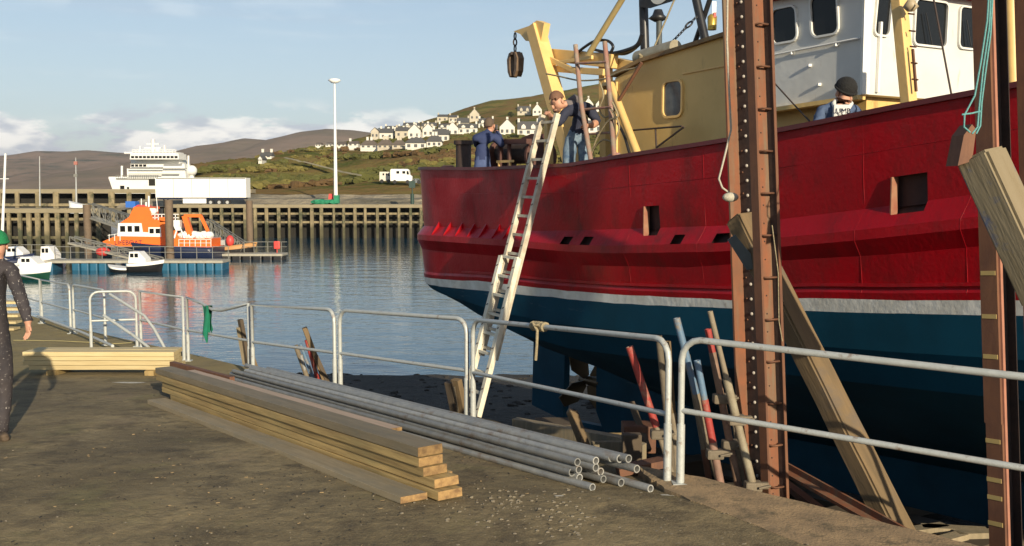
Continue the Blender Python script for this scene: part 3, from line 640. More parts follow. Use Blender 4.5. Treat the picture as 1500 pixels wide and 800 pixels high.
q = P(604, 299, 147.5); b = MB(); b.tube([q, q + Vector((0, 0, 1.5))], 0.28, 10); b.tube([q + Vector((0, 0, 1.5)), q + Vector((0, 0, 3.4))], 0.1, 6); b.box(q + Vector((0, 0, 2.9)), (0.9, 0.5, 1.0))
single(b, 'signal_post', mat('dark_green_metal', (0.02, 0.05, 0.04), 0.6, var=0.4), 'dark post with a box on top at the pier edge beside the trawler stern', 'post')
# vans on the shore road
def vehicle(name, px0, px1, pyt, pyb, Y, m, label, cat, campy):
    g = P((px0 + px1) / 2, pyb, Y); s_ = Y / FPX; W_ = (px1 - px0) * s_; H_ = (pyb - pyt) * s_
    r_ = root(name, g, label, cat)
    x0 = g.x - W_ / 2; z0 = g.z
    prof = [(0, .18), (0, .92), (.03, 1), (.80, 1), (.86, .92), (.90, .60), (1, .50), (1, .18)] if campy else [(0, .2), (.02, .62), (.18, .68), (.30, 1), (.72, 1), (.84, .65), (.98, .55), (1, .2)]
    b = MB(); b.prism([(x0 + u * W_, Y - 1, z0 + v * H_) for u, v in prof], (0, 2.0, 0)); b.build('body', m, r_)
    b = MB(); b.prism([(x0 + u * W_, Y - 1.03, z0 + v * H_) for u, v in ((.28, .68), (.28, .86), (.42, .86), (.42, .68))], (0, 0.04, 0)); b.build('window', M_glass, r_)
    b = MB(); b.prism([(x0 + u * W_, Y - 1.03, z0 + v * H_) for u, v in ((.56, .68), (.56, .86), (.70, .86), (.70, .68))], (0, 0.04, 0)); b.build('window', M_glass, r_)
    b = MB(); b.prism([(x0 + u * W_, Y - 1.03, z0 + v * H_) for u, v in ((.76, .62), (.76, .86), (.84, .86), (.88, .62))], (0, 0.04, 0)); b.build('window', M_glass, r_)
    for u in (.2, .8): c = Vector((x0 + u * W_, Y - 1.05, z0 + .34)); b = MB(); b.tube([c, c + Vector((0, .25, 0))], .34, 12); b.build('wheel', M_black, r_)
vehicle('motorhome', 573, 604, 248, 269, 186, M_shipw, 'large white motorhome parked on the shore road below the village', 'motorhome', True)
vehicle('van', 557, 573.5, 252, 268, 189, mat('cream_paint', (0.6, 0.58, 0.5), .5, var=.3), 'smaller cream van parked to the left of the white motorhome', 'van', True)
vehicle('parked_car', 603, 617, 262, 269.5, 184, mat('grey_car_paint', (0.16, 0.18, 0.19), .4, var=.3), 'grey car parked to the right of the white motorhome', 'car', False)

# ---- lifeboat
YL = 96
lb = root('lifeboat', P(236, 383, YL), 'orange and navy lifeboat moored at the pontoon', 'lifeboat')
x0 = P(312, 370, YL).x; x1 = P(153, 352, YL).x
hb = hull_mb(x0, YL + 2, -0.3, x0 - x1 - 1.0, 4.4, 1.75, -1, 0.75, 0.10, ((0, 0), (0.95, 1)), 0.9); hb.build('hull', [M_navy, M_lb], lb)
def lbz(b, px0, px1, py0, py1, dy0, dY, mi=0, s_=0.0): return house_block(b, px0, px1, py0, py1, YL + dy0, dY, mi, s_)
b = MB(); b.prism([P(x, y, YL + 0.5) for x, y in ((150, 354), (172, 345), (174, 328), (189, 318), (196, 303), (217, 303), (224, 321), (252, 326), (262, 349), (310, 350), (310, 362), (160, 362))], (0, 3.0, 0)); b.build('superstructure', M_lb, lb)
b = MB(); b.prism([P(x, y, YL + 0.42) for x, y in ((173, 327), (207, 327), (209, 340), (236, 342), (236, 347), (172, 346))], (0, 0.09, 0)); b.build('window_band', M_shipw, lb)
for a, c in ((176, 183), (187, 193), (197, 204)): b = MB(); house_block(b, a, c, 331, 339.5, YL + 0.37, 0.1); b.build('window', M_glass, lb)
for a, c in ((219, 225), (228, 234)): b = MB(); house_block(b, a - 1.4, c + 1.4, 333, 344, YL + 0.44, 0.08); fr_ = b.build('window_frame', M_shipw, lb); b = MB(); house_block(b, a, c, 335, 342, YL + 0.40, 0.06); b.build('pane', M_glass, fr_)
b = MB(); b.prism([P(x, y, YL + 0.9) for x, y in ((197, 303), (202, 300), (212, 301), (216, 303))], (0, 1.6, 0)); b.build('cupola', M_redp, lb)
b = MB()
for px in range(222, 262, 5): b.beam(P(px, 326, YL + .6), P(px, 314, YL + .6), .07, .07)
for py in (314, 319): b.beam(P(220, py, YL + .6), P(262, py, YL + .6), .07, .07)
for px, a in ((218, 287), (214, 296)): b.tube([P(px, 304, YL + 1), P(px, a, YL + 1)], .09, 6)
b.box(P(222, 309, YL + 1), (.9, .5, .5)); b.box(P(258, 330, YL + .8), (.9, .6, 1.0)); b.tube([P(255, 349, YL + .3), P(262, 328, YL + .5), P(270, 349, YL + .3)], .1, 6)
b.build('railing', M_shipw, lb)
b = MB(); b.beam(P(271, 316, YL + .8), P(280, 346, YL + .8), .55, .5); b.beam(P(270, 316, YL + .8), P(295, 316, YL + .8), .3, .3); b.beam(P(294, 316, YL + .8), P(305, 339, YL + .8), .22, .3); b.build('gantry', M_lb, lb)
b = MB()
for k in range(8): b.ball(P(268 + 5.4 * k, 344 + (k % 3), YL + 1), .55, 8, 6, 0, (1, 1, .7), .12)
b.build('deck_cover', M_shipw, lb)
def text_obj(body, size, loc, m, parent, rot=(PI / 2, 0, 0), ext=0.004, name='lettering', label=None, bold=0.0):
    cu = bpy.data.curves.new(name, 'FONT'); cu.body = body; cu.size = size; cu.extrude = ext; cu.align_x = 'CENTER'; cu.offset = bold
    t_ = bpy.data.objects.new(name, cu); COL.objects.link(t_); t_.rotation_euler = rot
    bpy.context.view_layer.update(); dg_ = bpy.context.evaluated_depsgraph_get(); me = bpy.data.meshes.new_from_object(t_.evaluated_get(dg_))
    o = bpy.data.objects.new(name, me); COL.objects.link(o); me.materials.clear(); me.materials.append(m)
    o.rotation_euler = rot; o.location = Vector(loc) - Vector(parent_world(parent)); o.parent = parent; bpy.data.objects.remove(t_)
    return o
text_obj('LIFEBOAT', 0.62, P(188, 358.5, YL + 0.47), M_navy, lb)
b = MB()
for px in (262, 270, 278, 286, 294, 302, 309): b.beam(P(px, 362, YL + .35), P(px, 350, YL + .35), .05, .05)
b.beam(P(262, 351, YL + .35), P(309, 351, YL + .35), .05, .05); b.beam(P(262, 356, YL + .35), P(309, 356, YL + .35), .04, .04)
b.build('deck_rail', M_shipw, lb); b = MB()
for px in (160, 168, 176): b.beam(P(px, 353, YL + .4), P(px, 343, YL + .4), .05, .05)
b.beam(P(158, 345, YL + .4), P(176, 342, YL + .4), .04, .04); b.build('deck_rail', M_shipw, lb)
b = MB(); b.beam(P(154, 362.5, YL + .2), P(309, 363.5, YL + .2), .12, .16); b.build('fender_strip', M_black, lb)
for px, py, sz, m_ in ((226, 309, (.5, .4, .3), M_shipw), (236, 311, (.4, .4, .7), M_black), (244, 322, (1.2, .8, .5), M_lb), (266, 340, (.5, .5, .8), M_black), (288, 352, (.8, .5, .5), M_black), (243, 352, (1.0, .1, .1), M_shipw)):
    MB().box(P(px, py, YL + .9), sz, bev=.05).build('deck_fitting', m_, lb)
MB().tube([P(207, 302, YL + 1), P(207, 291, YL + 1)], .05, 6).build('aerial', M_shipw, lb); MB().tube([P(231, 310, YL + 1), P(229, 288, YL + 1)], .04, 6).build('aerial', M_shipw, lb)
# second dark launch astern of the lifeboat
ln = root('work_boat', P(335, 383, 100), 'dark work boat with orange stripe moored astern of the lifeboat', 'boat')
hull_mb(P(300, 380, 100).x, 102, -.3, 4.2, 2.4, 1.5, 1, .5, .15, ((0, 0), (.7, 1))).build('hull', [M_black, mat('tan_strake', (.42, .22, .08), .6)], ln)
b = MB(); house_block(b, 310, 330, 352, 362, 101.5, 1.2, 0, .1); b.build('cabin', M_lgrey, ln); single(MB().ball(P(337, 353, 101), .42, 10, 7, 0, (1, 1, 1.4)), 'buoy', M_redp, 'red buoy hanging beside the dark work boat', 'buoy')

# ---- pontoons
M_float = mat('blue_float', (0.015, 0.11, 0.20), 0.5, var=0.5, vscale=1.5, col2=(0.01, 0.07, 0.12))
M_pont = mat('pontoon_deck', (0.36, 0.34, 0.28), 0.8, var=0.5, vscale=2)
def pontoon(px0, px1, Y, zd, label, mfl, n_, rails=True, fl=((0, 1),)):
    xa, xb = (px0 - 750) / FPX * Y, (px1 - 750) / FPX * Y
    r_ = root('pontoon', ((xa + xb) / 2, Y, 0), label, 'pontoon', 'mooring pontoons')
    b = MB(); b.box(((xa + xb) / 2, Y + 1.2, zd - .1), (xb - xa, 2.4, .22)); b.build('deck', M_pont, r_)
    st = (xb - xa) / n_
    for i in range(n_):
        u = (i + .5) / n_
        if not any(a <= u <= c for a, c in fl): continue
        b = MB(); b.box((xa + st * (i + .5), Y + 1.15, zd / 2 - .42), (st * .88, 2.1, zd + .42), bev=.12); b.build('float', mfl, r_)
    if rails:
        b = MB(); k_ = int((xb - xa) / 1.4)
        for i in range(k_ + 1): b.beam((xa + i * 1.4, Y + 2.2, zd), (xa + i * 1.4, Y + 2.2, zd + 1.1), .05, .05)
        b.beam((xa, Y + 2.2, zd + 1.1), (xb, Y + 2.2, zd + 1.1), .05, .05); b.beam((xa, Y + 2.2, zd + .6), (xb, Y + 2.2, zd + .6), .04, .04); b.build('railing', M_gang, r_)
pontoon(62, 325, 86, 0.85, 'long pontoon on blue floats in front of the lifeboat', M_float, 20, True, ((0.02, .06), (.14, .36), (.44, .64), (.64, 1)))
pontoon(322, 413, 99, 0.62, 'short dark pontoon to the right of the lifeboat stern', M_black, 6)
pontoon(-60, 60, 92, 0.7, 'pale pontoon behind the moored white boats at far left', M_pdark, 8)
def gangway(p, q, h_, lab, n_=9, m=None, wd=1.1):
    m = m or M_gang; p = Vector(p); q = Vector(q); r_ = root('gangway', q, lab, 'gangway', 'gangways from pier to pontoon')
    b = MB(); b.beam(p, q, wd, .16); b.build('walkway', M_pont, r_)
    for sgn in (-1, 1):
        b = MB(); off = Vector((0, sgn * wd / 2, 0)); pt = lambda t, z: p.lerp(q, t) + off + Vector((0, 0, z))
        b.beam(pt(0, h_), pt(1, h_), .09, .09); b.beam(pt(0, 0), pt(1, 0), .1, .14)
        for i in range(n_ + 1): b.beam(pt(i / n_, 0), pt(i / n_, h_), .06, .06)
        for i in range(n_): b.beam(pt(i / n_, 0 if i % 2 else h_), pt((i + 1) / n_, h_ if i % 2 else 0), .05, .05)
        b.build('side_truss', m, r_)
gangway(P(133, 318, 109), P(212, 344, 99), 1.5, 'grey lattice gangway sloping from the left jetty down towards the lifeboat')
gangway(P(106, 356, 92), P(236, 388, 87.5), .6, 'long narrow grey ramp running down to the blue pontoon', 7)
gangway(P(306, 340, 108), P(360, 376, 101), 1.4, 'curved grey gangway behind the stern of the lifeboat', 8)
single(MB().ball(P(151, 369, 90), .52, 10, 8, 0, (1.3, 1, .8)), 'mooring_buoy', M_redp, 'large faded red fender beside the lifeboat bow', 'fender')
# lifebuoy stand
q = P(406, 375, 100.5); b = MB(); b.tube([q, q + Vector((0, 0, 1.3))], .05, 6); b.box(q + Vector((0, 0, 1.1)), (.62, .3, .8), bev=.1); single(b, 'lifebuoy_stand', M_redp, 'red lifebuoy housing on a post at the end of the right pontoon', 'lifebuoy stand')
# ---- small boats
def small_boat(name, px0, px1, Y, H, ms, bands, d, label, cabin=None, group='small boats at the pontoons', sheer=.3):
    xa, xb = (px0 - 750) / FPX * Y, (px1 - 750) / FPX * Y; Lh = (xb - xa) * .92
    r_ = root(name, ((xa + xb) / 2, Y, 0), label, 'boat', group)
    hull_mb(xa if d > 0 else xb, Y + 1, -.2, Lh, 1.9, H, d, sheer, .12, bands).build('hull', ms, r_)
    if cabin:
        u0, u1, h0, h1 = cabin; f = lambda u: xa + (xb - xa) * u
        b = MB(); z0, z1 = H - .25 + h0, H - .2 + h1; s_ = (f(u1) - f(u0))
        b.prism([(f(u0), Y + .35, z0), (f(u0) + s_ * .08, Y + .35, z1), (f(u0) + s_ * .62, Y + .35, z1), (f(u1), Y + .35, z0 + (z1 - z0) * .35), (f(u1), Y + .35, z0)], (0, 1.3, 0)); c_ = b.build('cabin', M_shipw, r_)
        for ua, ub in ((.12, .32), (.38, .58)):
            b = MB(); b.prism([(f(u0) + s_ * ua, Y + .33, z0 + (z1 - z0) * .5), (f(u0) + s_ * ua, Y + .33, z0 + (z1 - z0) * .85), (f(u0) + s_ * ub, Y + .33, z0 + (z1 - z0) * .85), (f(u0) + s_ * ub, Y + .33, z0 + (z1 - z0) * .5)], (0, .03, 0)); b.build('window', M_glass, c_)
    return r_
small_boat('cabin_cruiser', 182, 232, 83.5, .95, [M_black, M_shipw], ((0, 0), (.74, 1)), 1, 'small cabin boat with white top and black hull tied to the blue pontoon', (.04, .55, .1, 1.0))
small_boat('dinghy', 150, 182, 83.5, .55, [M_black, M_shipw], ((0, 0), (.74, 1)), -1, 'open dinghy with outboard astern of the small cabin boat', None)
M_hgreen = mat('dark_green_hull', (0.01, 0.06, 0.035), .4, var=.3)
small_boat('motor_boat', 16, 64, 76.5, 1.25, [M_hgreen, M_shipw], ((0, 0), (.45, 1)), 1, 'white and dark green motor boat, nearest of the boats at far left', (.15, .7, .0, .7))
small_boat('motor_boat', 40, 82, 88, 1.0, [M_shipw], ((0, 0),), -1, 'white boat with a small wheelhouse behind the green hulled boat', (.35, .85, .1, 1.15))
small_boat('motor_boat', -12, 40, 90, 1.1, [M_shipw, M_navy], ((0, 0), (.74, 1)), 1, 'white boat with blue trim at the left edge beyond the green one', (.3, .8, .1, .9))
sb = small_boat('sailing_boat', -66, 14, 80, 1.2, [M_shipw, M_navy], ((0, 0), (.74, 1)), 1, 'sailing boat at the left edge with a tall bare mast', (.3, .75, .1, .7), sheer=.4)
b = MB(); b.tube([P(2, 380, 80), P(8, 225, 80)], [.13, .09], 8); b.beam(P(-2, 262, 80), P(13, 262, 80), .05, .05); b.build('mast', M_shipw, sb)
single(MB().tube([P(58.5, 302, 150), P(58, 229, 150)], [.12, .07], 6), 'flagpole', M_lgrey, 'thin grey pole standing behind the left jetty', 'pole')
mt = root('navigation_mast', P(112, 303, 150), 'slim mast with small red and white marks behind the left jetty', 'mast')
MB().tube([P(112, 303, 150), P(111, 231, 150)], [.16, .06], 6).build('pole', M_lgrey, mt)
b = MB(); b.box(P(111, 239, 150), (.5, .3, .5)); b.build('marker', mat('faded_red', (.35, .14, .11), .7), mt); b = MB(); b.box(P(111, 257, 150), (.55, .3, .4)); b.build('marker', M_gang, mt)
small_boat('fishing_boat', 98, 121, 128, 5.35, [M_shipw], ((0, 0),), -1, 'white boat bow showing above the left jetty', None, sheer=.5)
# ================================================================== VILLAGE
M_slate = mat('slate_roof', (0.085, 0.085, 0.085), .8, var=.6, vscale=.6, col2=(.085, .08, .075), bump=.4, bscale=2)
M_brownroof = mat('brown_tile_roof', (0.13, 0.105, 0.085), .85, var=.5, vscale=.6, bump=.4, bscale=2)
M_rend = mat('white_render', (0.64, 0.62, 0.55), .8, var=.35, vscale=.3, col2=(.60, .58, .50))
M_cream = mat('cream_render', (0.50, 0.45, 0.35), .8, var=.35, vscale=.3)
M_hglass = mat('house_window', (0.10, 0.10, 0.10), .2)
WALLS = {'w': M_rend, 'c': M_cream}; ROOFS = {'s': M_slate, 'b': M_brownroof}
def house(px, py, wpx, hpx, rpx, typ, wall, roof, label, chim=1, nwin=2, dpx=None):
    g = on_hill(px, py); g.z += (1.3 if wpx < 15 and py > 216 else .4); Y = g.y; k = Y / FPX; W_ = wpx * k; H_ = hpx * k; R_ = rpx * k; D_ = (dpx or 26) * k * (1 if typ == 'g' else .8)
    D_ = max(5.5, min(D_, 10))
    r_ = root('house', g, label, 'house', 'houses of the hillside village')
    x0, x1 = g.x - W_ / 2, g.x + W_ / 2; z0, z1 = g.z - 1.6, g.z + H_; y0, y1 = Y, Y + D_
    b = MB()
    if typ == 'g':      # gable towards the harbour
        xm = g.x; zr = z1 + R_
        b.prism([(x0, y0, z0), (x1, y0, z0), (x1, y0, z1), (xm, y0, zr), (x0, y0, z1)], (0, D_, 0)); b.build('wall', WALLS[wall], r_)
        b = MB(); e = .25; t = .35
        for sx, xe in ((-1, x0), (1, x1)):
            b.prism([(xe + sx * e, y0 + .15, z1 - R_ * e / (W_ / 2)), (xm, y0 + .15, zr + .02), (xm, y0 + .15, zr + t), (xe + sx * e, y0 + .15, z1 - R_ * e / (W_ / 2) + t)], (0, D_ + .1, 0))
        rf = b.build('roof', ROOFS[roof], r_); ch = [(xm, y0 + .6), (xm, y1 - .5)]
    else:
        hp = 3.0 if typ == 'h' else 0.0
        b.box(((x0 + x1) / 2, (y0 + y1) / 2, (z0 + z1) / 2), (W_, D_, z1 - z0))
        ym = (y0 + y1) / 2; zr = z1 + R_
        if typ == 'r': b.prism([(x0, y0, z1), (x0, y1, z1), (x0, ym, zr - .1)], (W_, 0, 0))
        b.build('wall', WALLS[wall], r_)
        b = MB(); e = .35; hx = min(hp, W_ * .3)
        vs = [(x0 - (e if hp else .02), y0 - e, z1 - .12), (x1 + (e if hp else .02), y0 - e, z1 - .12), (x1 + (e if hp else .02), y1 + e, z1 - .12), (x0 - (e if hp else .02), y1 + e, z1 - .12), (x0 + hx - .02, ym, zr), (x1 - hx + .02, ym, zr)]
        b.add(vs, [(0, 1, 5, 4), (1, 2, 5), (2, 3, 4, 5), (3, 0, 4), (3, 2, 1, 0)]); rf = b.build('roof', ROOFS[roof], r_); ch = [(x0 + .5 + hx, ym), (x1 - .5 - hx, ym)]
    for cx_, cy_ in ch[:chim]:
        b = MB(); b.box((cx_, cy_, zr + .15), (.8, .7, 1.5)); b.box((cx_, cy_, zr + .95), (.95, .85, .16)); b.build('chimney', WALLS[wall], rf)
    for i in range(nwin):
        xw = x0 + W_ * (i + .5) / nwin; ww = min(1.1, W_ / nwin * .5); hh = min(1.3, H_ * .5)
        b = MB(); b.box((xw, y0 - .04, g.z + H_ * .52), (ww, .12, hh)); b.build('window', M_hglass, r_)
    if typ == 'r' and W_ > 7:
        for u in (.28, .72):
            b = MB(); xd = x0 + W_ * u; b.prism([(xd - .8, y0 - .1, z1), (xd + .8, y0 - .1, z1), (xd + .8, y0 - .1, z1 + R_ * .35), (xd, y0 - .1, z1 + R_ * .62), (xd - .8, y0 - .1, z1 + R_ * .35)], (0, D_ * .3, 0)); b.build('dormer', WALLS[wall], r_)
    return r_
HS = [
 (540, 219, 24, 5, 8, 'h', 'w', 'b', 'low white bungalow with brown roof, leftmost in the lower village row'),
 (564, 219, 22, 5, 9, 'h', 'c', 'b', 'second bungalow from the left in the lower village row, cream under brown roof'),
 (584, 219, 19, 5, 8, 'h', 'c', 'b', 'cream bungalow just left of the large grey roofed bungalow'),
 (609, 220, 30, 9, 9, 'h', 'w', 's', 'large white bungalow under a broad grey roof in the lower village row'),
 (636, 217, 22, 8, 10, 'h', 'w', 's', 'white bungalow right of the large grey roofed one'),
 (549, 206, 11, 12, 5, 'g', 'c', 's', 'narrow cream gabled house at the left end of the upper terrace'),
 (566, 206, 20, 10, 7, 'r', 'w', 's', 'white house with dark slate roof next to the narrow cream gable'),
 (589, 204, 20, 11, 6, 'r', 'c', 's', 'cream terraced house with chimneys left of the big white gable'),
 (607, 206, 18, 13, 9, 'g', 'w', 's', 'big white gabled house at the centre of the village'),
 (627, 203, 16, 12, 8, 'g', 'w', 's', 'white gabled house just right of the biggest gable'),
 (645, 210, 24, 11, 9, 'r', 'w', 's', 'white house with a wide dark roof above the lower bungalows'),
 (663, 201, 17, 11, 9, 'g', 'w', 's', 'white gabled house above the photographer\'s left shoulder'),
 (685, 198, 28, 9, 7, 'r', 'w', 's', 'long white house directly behind the photographer'),
 (648, 180, 15, 8, 4, 'r', 'c', 's', 'pale house high up at the left end of the top row'),
 (664, 181, 13, 8, 4, 'r', 'c', 's', 'second pale house of the top row'),
 (678, 186, 18, 5, 8, 'r', 'c', 's', 'dark roofed house between the top row and the terrace'),
 (695, 178, 14, 9, 8, 'g', 'c', 's', 'pale stone gabled house standing high on the hill'),
 (712, 188, 22, 6, 8, 'r', 'w', 's', 'dark roofed house just left of the photographer\'s head'),
 (574, 194, 22, 4, 5, 'r', 'w', 's', 'dark roofed house on the skyline above the left terrace'),
 (602, 189, 24, 4, 5, 'r', 'w', 's', 'dark roofed house on the skyline above the big white gable'),
 (628, 190, 22, 4, 6, 'r', 'c', 's', 'slate roofed house on the skyline right of the big gable'),
 (652, 192, 20, 4, 6, 'r', 'w', 's', 'slate roofed house tucked above the terrace left of the photographer'),
 (743, 200, 22, 12, 11, 'g', 'w', 's', 'bright white gabled house right of the photographer'),
 (774, 200, 32, 9, 12, 'r', 'w', 's', 'white house with a wide dark roof and dormers beside the bright gable'),
 (787, 169, 13, 7, 8, 'g', 'w', 's', 'white gabled house high on the hill beside the yellow gantry'),
 (768, 168, 20, 4, 8, 'r', 'c', 's', 'dark roofed house high on the hill left of the yellow gantry'),
 (862, 163, 14, 9, 9, 'g', 'w', 's', 'white gabled house seen behind the scaffold tubes'),
 (880, 162, 14, 8, 8, 'g', 'w', 's', 'white gabled house behind the yellow post'),
 (872, 197, 20, 12, 8, 'r', 'w', 's', 'white house seen past the elbow of the bending man'),
 (824, 200, 26, 10, 9, 'r', 'w', 's', 'white house behind the bending man'),
 (466, 219, 8, 3, 3, 'r', 'w', 'b', 'tiny white cottage at the far left of the shore road'),
 (482, 219, 10, 3, 3, 'r', 'w', 'b', 'tiny white cottage right of the leftmost cottage'),
 (500, 219, 12, 3, 4, 'r', 'w', 'b', 'low white cottage behind the floodlight mast'),
 (517, 219, 14, 4, 4, 'r', 'w', 'b', 'low white cottage between the mast and the bungalows'),
 (389, 233, 17, 3, 6, 'r', 'w', 's', 'lone house with dark roof on the green point left of the mast'),
 (381, 244, 5, 5, 3, 'g', 'w', 's', 'tiny white hut on the slope below the lone house'),
]
for h_ in HS:
    house(*h_, chim=2 if h_[2] > 16 else (1 if h_[2] > 12 else 0), nwin=3 if h_[2] > 20 else 2)
# trees round the houses
M_leaf = mat('dark_evergreen', (0.030, 0.042, 0.016), 1, var=.8, vscale=.5, col2=(.055, .06, .02)); M_bark = mat('bark', (.06, .045, .03), .9, var=.4)
def far_tree(px, py, hpx, label, wide=.8):
    g = on_hill(px, py); k = g.y / FPX; H_ = hpx * k; r_ = root('tree', g, label, 'tree', 'trees among the village houses')
    b = MB(); b.tube([g - Vector((0, 0, .5)), g + Vector((.1, 0, H_ * .6))], [.25, .12], 6)
    for a in range(4): b.tube([g + Vector((0, 0, H_ * .3)), g + Vector((math.cos(a * 1.6) * H_ * .25, math.sin(a * 1.6) * H_ * .25, H_ * .65))], [.1, .04], 4)
    b.build('trunk', M_bark, r_)
    b = MB()
    for _ in range(420):
        u = random.random() ** .5; th = random.uniform(0, 2 * PI); zz = random.uniform(.18, 1.0); rr = u * wide * .5 * H_ * math.sin(PI * min(1, (zz - .1) / .95)) ** .6
        c = g + Vector((rr * math.cos(th), rr * math.sin(th), zz * H_)); s_ = random.uniform(.12, .3)
        n_ = Vector((random.gauss(0, 1), random.gauss(0, 1), random.gauss(0, 1))).normalized(); t1 = n_.orthogonal().normalized() * s_; t2 = n_.cross(t1)
        b.add([c - t1, c + t2, c + t1, c - t2], [(0, 1, 2, 3)])
    b.build('crown', M_leaf, r_)
for t_ in ((556, 190, 8, 'dark tree above the left terrace'), (592, 197, 9, 'dark tree behind the cream terraced house'), (617, 211, 8, 'dark tree beside the big bungalow'), (656, 203, 9, 'dark tree between the white gable and the wide roofed house'), (706, 182, 10, 'dark tree beside the pale stone gable'), (725, 200, 12, 'dark tree left of the bright white gable'),
           (760, 186, 12, 'dark tree above the bright white gable'), (748, 172, 8, 'bushy tree on the hill left of the highest dark roof'), (672, 192, 8, 'small dark tree in the terrace gap'), (760, 165, 10, 'dark tree beside the highest dark roofed house'), (796, 188, 12, 'dark tree behind the foot of the gantry'), (700, 207, 7, 'low dark tree below the long white house')):
    far_tree(*t_, wide=random.uniform(.8, 1.2))
# ================================================================== TRAWLER
T_gun = [(-10, 7.17), (-8.9, 7.17), (-6.9, 7.12), (-4.5, 7.12), (-3.5, 7.19), (-1.55, 7.31), (-.4, 7.41), (.44, 7.49), (1.67, 7.59), (5, 8.0), (9, 8.7)]
T_lt = [(-10, 6.22), (-8.5, 6.23), (-5.5, 6.26), (-4.5, 6.30), (-3.5, 6.35), (-1.57, 6.45), (.1, 6.64), (1.24, 6.78), (1.7, 6.84), (5, 7.2), (9, 7.9)]
T_lb = [(-10, 6.07), (-6.1, 6.12), (-4.5, 6.12), (-3.5, 6.15), (-1.57, 6.27), (.1, 6.45), (1.37, 6.61), (5, 7.0), (9, 7.7)]
T_sb = [(-10, 5.82), (-6.1, 5.86), (-4.5, 5.85), (-2.2, 5.97), (-.7, 6.14), (.48, 6.26), (1.41, 6.38), (5, 6.75), (9, 7.4)]
T_wt = [(-10, 5.34), (-8.6, 5.36), (-6.9, 5.45), (-5, 5.49), (-3.5, 5.55), (-1.56, 5.67), (-.35, 5.80), (.5, 5.86), (1.46, 5.95), (5, 6.25), (9, 6.6)]
T_wb = [(-10, 5.24), (-8.3, 5.25), (-5.7, 5.35), (-3.47, 5.44), (-1.55, 5.58), (.5, 5.74), (1.46, 5.83), (5, 6.12), (9, 6.45)]
T_zb = [(-10, 5.22), (-9.3, 5.12), (-8.6, 4.90), (-7.5, 4.66), (-6.5, 4.45), (-5, 4.36), (-3, 4.5), (0, 4.72), (9, 5.4)]
def lt(T): return lambda s: lerp_tab(T, s)
gun, lt_, lb_, sb_, wt_, wb_, zb_ = map(lt, (T_gun, T_lt, T_lb, T_sb, T_wt, T_wb, T_zb))
PORTS = [(-2.98, -2.72), (.46, .80)]
SMALL = [(-4.63, -4.42), (-4.17, -3.96), (-2.40, -2.22), (-1.72, -1.48)]
# levels: (inset from the side plane, height) at station s
def levels(s):
    g, a, b, c, d, e, z = gun(s), lt_(s), lb_(s), sb_(s), wt_(s), wb_(s), zb_(s)
    cd = .38 * max(0, min(1, (s + 6.5) / 2.5))
    return [(0.03, g), (0.05, a + .62 * (g - a)), (0.065, a + .30 * (g - a)), (0.09, a), (0.04, a + (b - a) * .45), (-0.035, b), (-0.035, b - .09), (0.05, c), (0.09, d + .10), (0.075, d + .06), (0.085, d), (0.10, e),
            (0.16, e + (z - e) * .35), (0.36, e + (z - e) * .7), (0.85, z), (1.7, z - .16 - cd), (2.5, z - .28 - 1.7 * cd)]
NL = 17; HB = 2.6
BAND = [0, 0, 0, 0, 0, 0, 0, 0, 0, 0, 1, 2, 2, 2, 2, 2]
path = []           # (s_param, kind, theta)
near = sorted(set([8.4, 8.1, 7.6, 7, 6.2, 5.4, 4.6, 3.8, 3.2, 2.6, 2.1, 1.7] + [round(1.3 - .35 * i, 2) for i in range(26)] + [q for pq in PORTS + SMALL for q in pq] + [-7.6]), reverse=True)
near = [s for s in near if s >= -7.6]
for s in near: path.append((s, 1, 0))
for i in range(1, 48): path.append((None, 0, PI * i / 48))
for s in reversed(near): path.append((s, -1, 0))
def hull_pt(pp, inset, fz):
    s, side, th = pp
    if side:
        hb = HB - inset
        if s > 1.9: hb *= max(0.0, 1 - ((s - 1.9) / 6.6) ** 2.1)
        return s, 2.6 - side * hb
    B = HB - inset; end = -9.68 + max(0, inset - .05) * .9 + (0 if inset < .2 else .35)
    c, sn = math.cos(th), math.sin(th)
    s = -7.6 - (-7.6 - end) * abs(sn) ** (2 / 6); o_ = 2.6 - B * (abs(c) ** (2 / 6)) * (1 if c > 0 else -1)
    return s, o_
def side_seed(pp): return pp[1] * 3.0 + pp[2]
def shell(extra=0.0, top=0, bot=NL, dz=0.0):
    vs = []
    for pp in path:
        s_rep = pp[0] if pp[1] else -7.6 - 2.05 * abs(math.sin(pp[2])) ** (1 / 3)
        for k, (ins, z) in enumerate(levels(s_rep)[top:bot]):
            if k + top in (10, 11): z += .012 * noise.noise(Vector((s_rep * 2.3, k * 5, side_seed(pp)))) + .006 * noise.noise(Vector((s_rep * 9, k * 5, 2)))
            if 0 < k + top < 4 or k + top == 8: ins += .007 * noise.noise(Vector((s_rep * 1.7, (k + top) * 1.3, side_seed(pp))))
            s, o_ = hull_pt(pp, ins + extra, z); vs.append(bx(s, o_, z + (dz if k else 0)))
    return vs
bow_x = 0
boat = root('fishing_trawler', bx(-2, 2.6, 2.8), 'red and blue steel fishing trawler hauled out on the slipway', 'fishing boat')
def inport(s0, s1, R): m_ = (s0 + s1) / 2; return any(a < m_ < b for a, b in R)
mb = MB(); mb.v = shell()
for i in range(len(path) - 1):
    pa, pb = path[i], path[i + 1]
    for k in range(NL - 1):
        if pa[1] == 1 and pb[1] == 1:
            if k in (2, 3) and inport(pa[0], pb[0], PORTS): continue
            if k == 4 and inport(pa[0], pb[0], SMALL): continue
        a = i * NL + k; mb.f.append([a, a + NL, a + NL + 1, a + 1]); mb.m.append(BAND[k]); mb.sm.append(False)
hull = mb.build('hull', [M_red, M_white, M_blue], boat, fixn=False)
bmh = bmesh.new(); bmh.from_mesh(hull.data)
